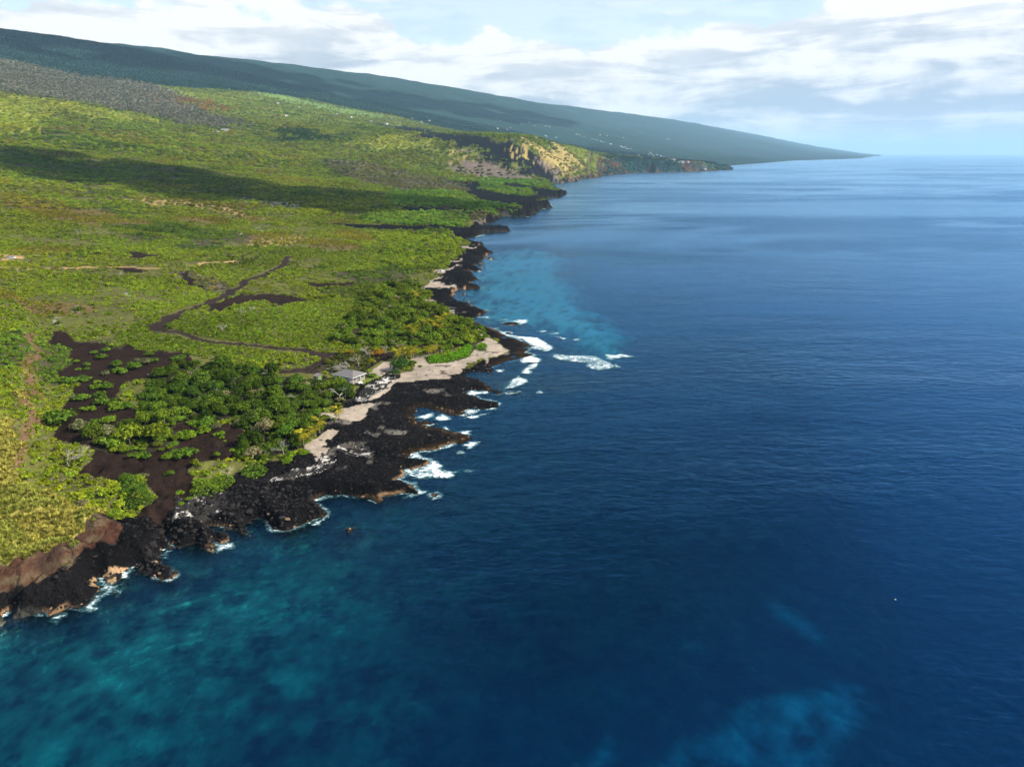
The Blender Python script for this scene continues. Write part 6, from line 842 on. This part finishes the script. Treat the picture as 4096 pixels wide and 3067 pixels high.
M_GLASS = plain('dark_glass', (.02, .025, .03), .15, .1, 2, .6); M_GREEN = plain('green_boards', (.16, .22, .08), .8, .2, 3); M_DECK = plain('deck_wood', (.26, .22, .16), .8, .2, 4); M_WHITE = plain('far_paint', (.46, .455, .44), .7, .08, .5)
M_RUST = plain('far_roof_red', (.30, .10, .06), .8, .2, .5); M_FROOF = plain('far_roof_grey', (.36, .36, .355), .6, .15, .5)
def hip(bm, a, b, ridge, z0, z1, th=.18):
    c = [(-a, -b, z0), (a, -b, z0), (a, b, z0), (-a, b, z0)]; top = [(-ridge, 0, z1), (ridge, 0, z1)]
    V0 = [bm.verts.new(p) for p in c]; V1 = [bm.verts.new((p[0], p[1], p[2] + th)) for p in c]; T = [bm.verts.new((p[0], p[1], p[2] + th)) for p in top]
    bm.faces.new(V0[::-1])
    for i in range(4): bm.faces.new([V0[i], V0[(i + 1) % 4], V1[(i + 1) % 4], V1[i]])
    bm.faces.new([V1[0], V1[1], T[1], T[0]]); bm.faces.new([V1[1], V1[2], T[1]]); bm.faces.new([V1[2], V1[3], T[0], T[1]]); bm.faces.new([V1[3], V1[0], T[0]])
hx, hy = HOUSE; hz = base(hx, hy) + .1
H_ = empty('beach_house', (hx, hy, hz), math.radians(-30)); tag(H_, 'white beach house with grey hipped roof and open porch above the lava shore', 'house')
def w1(bm): box(bm, -5.3, 3.0, -3.4, 3.4, -.4, 2.95)
wl = bmobj('wall', w1, M_WALL, H_)
def flo(bm): box(bm, -5.5, 5.5, -3.9, 3.9, -.05, .32)
bmobj('floor_deck', flo, M_DECK, H_)
rf = bmobj('roof', lambda bm: hip(bm, 6.1, 4.5, 2.3, 2.96, 4.85), M_ROOF, H_)
bmobj('ridge_cap', lambda bm: box(bm, -2.35, 2.35, -.14, .14, 5.0, 5.09), M_ROOF, rf)
def fascia(bm):
    box(bm, -6.14, 6.14, -4.56, -4.505, 2.9, 3.18); box(bm, -6.14, 6.14, 4.505, 4.56, 2.9, 3.18); box(bm, 6.105, 6.16, -4.5, 4.5, 2.9, 3.18); box(bm, -6.16, -6.105, -4.5, 4.5, 2.9, 3.18)
bmobj('fascia', fascia, M_TRIM, H_)
for px_, py_ in [(5.3, -3.7), (5.3, -1.3), (5.3, 1.3), (5.3, 3.7), (3.2, -3.7), (.6, -3.7), (-2.2, -3.7), (-5.2, -3.7), (3.2, 3.7)]:
    bmobj('porch_post', lambda bm: box(bm, px_ - .10, px_ + .10, py_ - .10, py_ + .10, .32, 2.96), M_TRIM, H_)
def rail(x0, x1, y0, y1):
    def f_(bm):
        box(bm, x0, x1, y0, y1, 1.15, 1.25); box(bm, x0, x1, y0, y1, .45, .52)
        L = max(x1 - x0, y1 - y0); n_ = int(L / .28)
        for i in range(1, n_):
            t_ = i / n_
            if x1 - x0 > y1 - y0: cx = x0 + t_ * (x1 - x0); box(bm, cx - .02, cx + .02, y0 + .01, y1 - .01, .52, 1.15)
            else: cy = y0 + t_ * (y1 - y0); box(bm, x0 + .01, x1 - .01, cy - .02, cy + .02, .52, 1.15)
    return f_
for a_ in ((3.3, 5.2, -3.74, -3.66), (.7, 3.1, -3.74, -3.66), (-2.1, .5, -3.74, -3.66), (5.26, 5.34, -3.6, -1.4), (5.26, 5.34, 1.4, 3.6)): bmobj('railing', rail(*a_), M_TRIM, H_)
for i in range(4): bmobj('step', lambda bm: box(bm, 5.55 + i * .32, 5.87 + i * .32, -1.1, 1.1, -.5, .24 - i * .16), M_TRIM, H_)
for wx_ in (-4.0, -1.6, 1.0):
    wi = bmobj('window', lambda bm: box(bm, wx_ - .55, wx_ + .55, -3.46, -3.402, 1.1, 2.3), M_TRIM, H_); bmobj('pane', lambda bm: box(bm, wx_ - .45, wx_ + .45, -3.49, -3.462, 1.2, 2.2), M_GLASS, wi)
dr = bmobj('door', lambda bm: box(bm, 3.002, 3.06, -.55, .55, .34, 2.45), M_DECK, H_); bmobj('handle', lambda bm: box(bm, 3.062, 3.12, .35, .42, 1.3, 1.42), M_GLASS, dr)
wi = bmobj('window', lambda bm: box(bm, 3.002, 3.05, 1.2, 2.6, 1.1, 2.3), M_TRIM, H_); bmobj('pane', lambda bm: box(bm, 3.052, 3.08, 1.3, 2.5, 1.2, 2.2), M_GLASS, wi)
sx_, sy_ = SHED; sz_ = base(sx_, sy_)
S_ = empty('shed', (sx_, sy_, sz_), math.radians(-30)); tag(S_, 'small green shed with grey roof left of the beach house', 'shed')
bmobj('wall', lambda bm: box(bm, -1.3, 1.3, -1.0, 1.0, -.3, 2.1), M_GREEN, S_)
def shroof(bm):
    v = [bm.verts.new(p) for p in ((-1.75, -1.4, 2.12), (1.75, -1.4, 2.12), (1.75, 1.4, 2.75), (-1.75, 1.4, 2.75), (-1.75, -1.4, 2.24), (1.75, -1.4, 2.24), (1.75, 1.4, 2.87), (-1.75, 1.4, 2.87))]
    for f in ((0, 3, 2, 1), (4, 5, 6, 7), (0, 1, 5, 4), (1, 2, 6, 5), (2, 3, 7, 6), (3, 0, 4, 7)): bm.faces.new([v[i] for i in f])
bmobj('roof', shroof, M_ROOF, S_)
dr = bmobj('door', lambda bm: box(bm, .3, 1.0, -1.06, -1.002, 0, 1.85), M_TRIM, S_); bmobj('handle', lambda bm: box(bm, .38, .44, -1.1, -1.062, .9, 1.0), M_GLASS, dr)
# dry-stone walls
def stone_wall(P_, label, h=1.0, w=.8, seed=1):
    rng = np.random.default_rng(seed); A = np.array(P_); seg = np.hypot(*(A[1:] - A[:-1]).T); Ls = np.concatenate([[0], np.cumsum(seg)]); n_ = int(Ls[-1] * 4.5); t_ = np.sort(rng.uniform(0, Ls[-1], n_))
    cx = np.interp(t_, Ls, A[:, 0]) + rng.normal(size=n_) * w * .2; cy = np.interp(t_, Ls, A[:, 1]) + rng.normal(size=n_) * w * .2; gz_ = ground(cx, cy, True); o = empty('stone_wall', (A[0, 0], A[0, 1], float(gz_[0]))); tag(o, label, 'wall')
    for i in range(n_):
        b_ = obj('stone', ROCKS[i % 6], None, o); s_ = rng.uniform(.5, .95); b_.location = (cx[i] - A[0, 0], cy[i] - A[0, 1], gz_[i] - float(gz_[0]) + rng.uniform(.1, h * .8)); b_.scale = (s_, s_, s_ * .9); b_.rotation_euler = tuple(rng.uniform(0, 6, 3))
WLB = ['black stone wall curving along the seaward side of the house lawn', 'black stone wall along the inland side of the sand lot', 'short dark stone wall between the house and the sand lot', 'dark stone wall beside the palms inland of the sand lot']
for i, (P_, lb) in enumerate(zip(WALLS, WLB)): stone_wall(P_, lb, seed=20 + i)
fx, fy = FIRE_RING; fz = base(fx, fy); o = empty('fire_ring', (fx, fy, fz)); tag(o, 'ring of black stones on the sand lot beside the house', 'fire ring')
for i in range(14):
    a_ = i / 14 * 6.283; b_ = obj('stone', ROCKS[i % 6], None, o); b_.location = (math.cos(a_) * 1.5, math.sin(a_) * 1.5, .1); b_.scale = (.7, .6, .45); b_.rotation_euler = (0, 0, a_)
# parked cars
M_TYRE = plain('tyre', (.015, .015, .015), .9); M_RIM = plain('wheel_rim', (.35, .35, .36), .4)
def car(x_, y_, rz, paint, label):
    t = empty('parked_car', (x_, y_, base(x_, y_) + .02), rz); tag(t, label, 'car')
    def body(bm):
        pr = [(-2.2, .35), (-2.25, .85), (-2.0, 1.0), (1.0, 1.0), (2.05, .85), (2.2, .6), (2.15, .35)]; a_ = [bm.verts.new((p[0], -.88, p[1])) for p in pr]; b_ = [bm.verts.new((p[0], .88, p[1])) for p in pr]; bm.faces.new(a_); bm.faces.new(b_[::-1])
        for i in range(7): bm.faces.new([a_[i], b_[i], b_[(i + 1) % 7], a_[(i + 1) % 7]])
    bmobj('body', body, paint, t)
    def cabin(bm):
        pr = [(-2.0, 1.0), (-1.75, 1.62), (.25, 1.62), (.95, 1.0)]; a_ = [bm.verts.new((p[0], -.74, p[1] + .003)) for p in pr]; b_ = [bm.verts.new((p[0], .74, p[1] + .003)) for p in pr]; bm.faces.new(a_); bm.faces.new(b_[::-1])
        for i in range(4): bm.faces.new([a_[i], b_[i], b_[(i + 1) % 4], a_[(i + 1) % 4]])
    bmobj('windows', cabin, M_GLASS, t); bmobj('roof', lambda bm: box(bm, -1.78, .28, -.76, .76, 1.626, 1.69), paint, t)
    for wx_ in (-1.35, 1.35):
        for wy_ in (-.84, .84):
            def wh(bm, r_=.34, w_=.11): bmesh.ops.create_cone(bm, cap_ends=True, segments=14, radius1=r_, radius2=r_, depth=w_ * 2, matrix=Matrix.Translation((wx_, wy_, .34)) @ Matrix.Rotation(math.pi / 2, 4, 'X'))
            ty = bmobj('wheel', wh, M_TYRE, t); bmobj('rim', lambda bm: wh(bm, .2, .13), M_RIM, ty)
PW = plain('white_car_paint', (.78, .78, .77), .3, .03, 1, .5); PS = plain('silver_car_paint', (.40, .42, .45), .3, .03, 1, .5)
CL = ['white car parked on the yellow dirt loop at the left edge', 'silver car parked beside the white car on the dirt loop', 'white car parked on the pale sand track by the black lava shore']
for (x_, y_, c_), lb, rz in zip(CARS, CL, (.3, .4, .9)): car(x_, y_, rz, PW if c_ == 'white' else PS, lb)
# houses across the mountain flank
def far_house_mesh(w, l, h):
    bm = bmesh.new(); box(bm, -w, w, -l, l, -2.5, h); me = bpy.data.meshes.new('far_wall'); bmesh.ops.recalc_face_normals(bm, faces=bm.faces[:]); bm.to_mesh(me); bm.free(); me.materials.append(M_WHITE)
    bm = bmesh.new(); hip(bm, w * 1.14, l * 1.12, w * .35, h + .02, h + 2.2); mr = bpy.data.meshes.new('far_roof'); bmesh.ops.recalc_face_normals(bm, faces=bm.faces[:]); bm.to_mesh(mr); bm.free(); return me, mr
FW, FR = far_house_mesh(7.5, 5.5, 4.5); FR2 = FR.copy(); FR.materials.append(M_FROOF); FR2.materials.append(M_RUST)
fzs = ground(np.array([q_[0] for q_ in FAR_HOUSES]), np.array([q_[1] for q_ in FAR_HOUSES]), True)
for i, (x_, y_) in enumerate(FAR_HOUSES):
    s_ = .72 + .4 * ((i * 37) % 10) / 10; r_ = math.hypot(x_, y_); s_ *= 1.0 if r_ < 4200 else 1.25
    t = empty('hillside_house', (x_, y_, float(fzs[i])), (i * 1.7) % 3.1, s_)
    red = i % 6 == 3
    if i in (53, 54): lb, gp = 'pale house on the low green cape at the water', 'houses on the cape'
    elif i >= 55: lb, gp = 'small %s house in the upland settlement above the black lava flow' % ('red-roofed' if red else 'pale-roofed'), 'upland settlement houses' + (' red' if red else '')
    elif x_ > 560: lb, gp = 'small %s house in the village strung down the blue hillside to the cape' % ('red-roofed' if red else 'white'), 'hillside village houses' + (' red' if red else '')
    else: lb, gp = 'small %s house scattered on the green slope above the gold cliffs' % ('red-roofed' if red else 'white'), 'scattered slope houses' + (' red' if red else '')
    tag(t, lb, 'house', gp); obj('wall', FW, None, t); obj('roof', FR2 if red else FR, None, t)
FLB = ['long white farm building on the green slope, left of two', 'long white farm building on the green slope, right of two']
for (x_, y_), lb in zip(FARMS, FLB):
    t = empty('farm_building', (x_, y_, base(x_, y_)), .25); tag(t, lb, 'building')
    bmobj('wall', lambda bm: box(bm, -13, 13, -4.5, 4.5, -4, 4.5), M_WHITE, t); bmobj('roof', lambda bm: hip(bm, 14, 5.2, 11, 4.52, 7.0), M_FROOF, t)
# mooring buoy
bx_, by_ = BUOY; B_ = empty('buoy', (bx_, by_, 0)); tag(B_, 'tiny white buoy alone on the deep blue water', 'buoy')
bmobj('float', lambda bm: bmesh.ops.create_uvsphere(bm, u_segments=12, v_segments=8, radius=.22, matrix=Matrix.Translation((0, 0, .10))), M_WHITE, B_); bmobj('collar', lambda bm: bmesh.ops.create_cone(bm, cap_ends=True, segments=12, radius1=.25, radius2=.25, depth=.08, matrix=Matrix.Translation((0, 0, .10))), M_TYRE, B_)
# ---------------------------------------------------------------- clouds overhead that shade bands of the slope
m_cl, g = new_mat('cloud'); dif = g.new('ShaderNodeBsdfDiffuse'); dif.inputs[0].default_value = (.85, .86, .88, 1); trn = g.new('ShaderNodeBsdfTranslucent'); trn.inputs[0].default_value = (.5, .52, .55, 1)
mx = g.new('ShaderNodeMixShader'); mx.inputs[0].default_value = .4; g.put(mx.inputs[1], dif); g.put(mx.inputs[2], trn); out(g, mx)
def cloud(cx, cy, rx, ry, rot, seed, alt=1750, n=26):
    """flattened cumulus over the point that shades (cx, cy)"""
    rng = np.random.default_rng(seed); bm = bmesh.new()
    for i in range(n):
        a = rng.uniform(0, 6.283); q = math.sqrt(rng.uniform()); ux, uy = rx * q * math.cos(a), ry * q * math.sin(a); s = rng.uniform(.22, .42) * min(rx, ry) * (1.25 - .6 * q)
        bmesh.ops.create_icosphere(bm, subdivisions=2, radius=1, matrix=Matrix.Translation((ux, uy, s * .25)) @ Matrix.Diagonal((s * rng.uniform(1, 1.7), s, s * .55, 1)))
    for v in bm.verts: v.co *= 1 + .05 * math.sin(v.co.x * .05 + v.co.y * .07)
    me = bpy.data.meshes.new('cloud'); bm.to_mesh(me); bm.free(); o = obj('cloud', me, m_cl); k = (alt - (120 if alt < 2500 else 650)) / SUN_DIR.z
    o.location = (cx + SUN_DIR.x * k, cy + SUN_DIR.y * k, alt); o.rotation_euler = (0, 0, rot); tag(o, 'white trade-wind cloud drifting high over the slope', 'cloud', kind='stuff'); return o
cloud(-860, 1330, 480, 200, math.radians(4), 1, n=60)
cloud(-400, 1230, 420, 170, math.radians(-16), 2, n=60)
cloud(-150, 1230, 260, 150, math.radians(-10), 3, n=44)
cloud(-3000, 5200, 1900, 620, math.radians(66), 4, 3300, 60)
cloud(-1750, 6600, 2100, 560, math.radians(52), 5, 3300, 60)
cloud(-100, 8200, 2300, 700, math.radians(62), 6, 3300, 60)
# ---------------------------------------------------------------- sea haze
m_hz, g = new_mat('haze'); vp = g.new('ShaderNodeVolumePrincipled'); vp.inputs['Color'].default_value = (.46, .75, 1.0, 1); vp.inputs['Density'].default_value = 2.8e-5; vp.inputs['Anisotropy'].default_value = 0.0
n_ = g.new('ShaderNodeOutputMaterial'); g.put(n_.inputs['Volume'], vp)
hz_o = bmobj('haze', lambda bm: box(bm, -95000, 95000, -95000, 95000, -165, 1260), m_hz); tag(hz_o, 'thin blue sea haze over the distant slopes and the horizon', 'haze', kind='stuff')
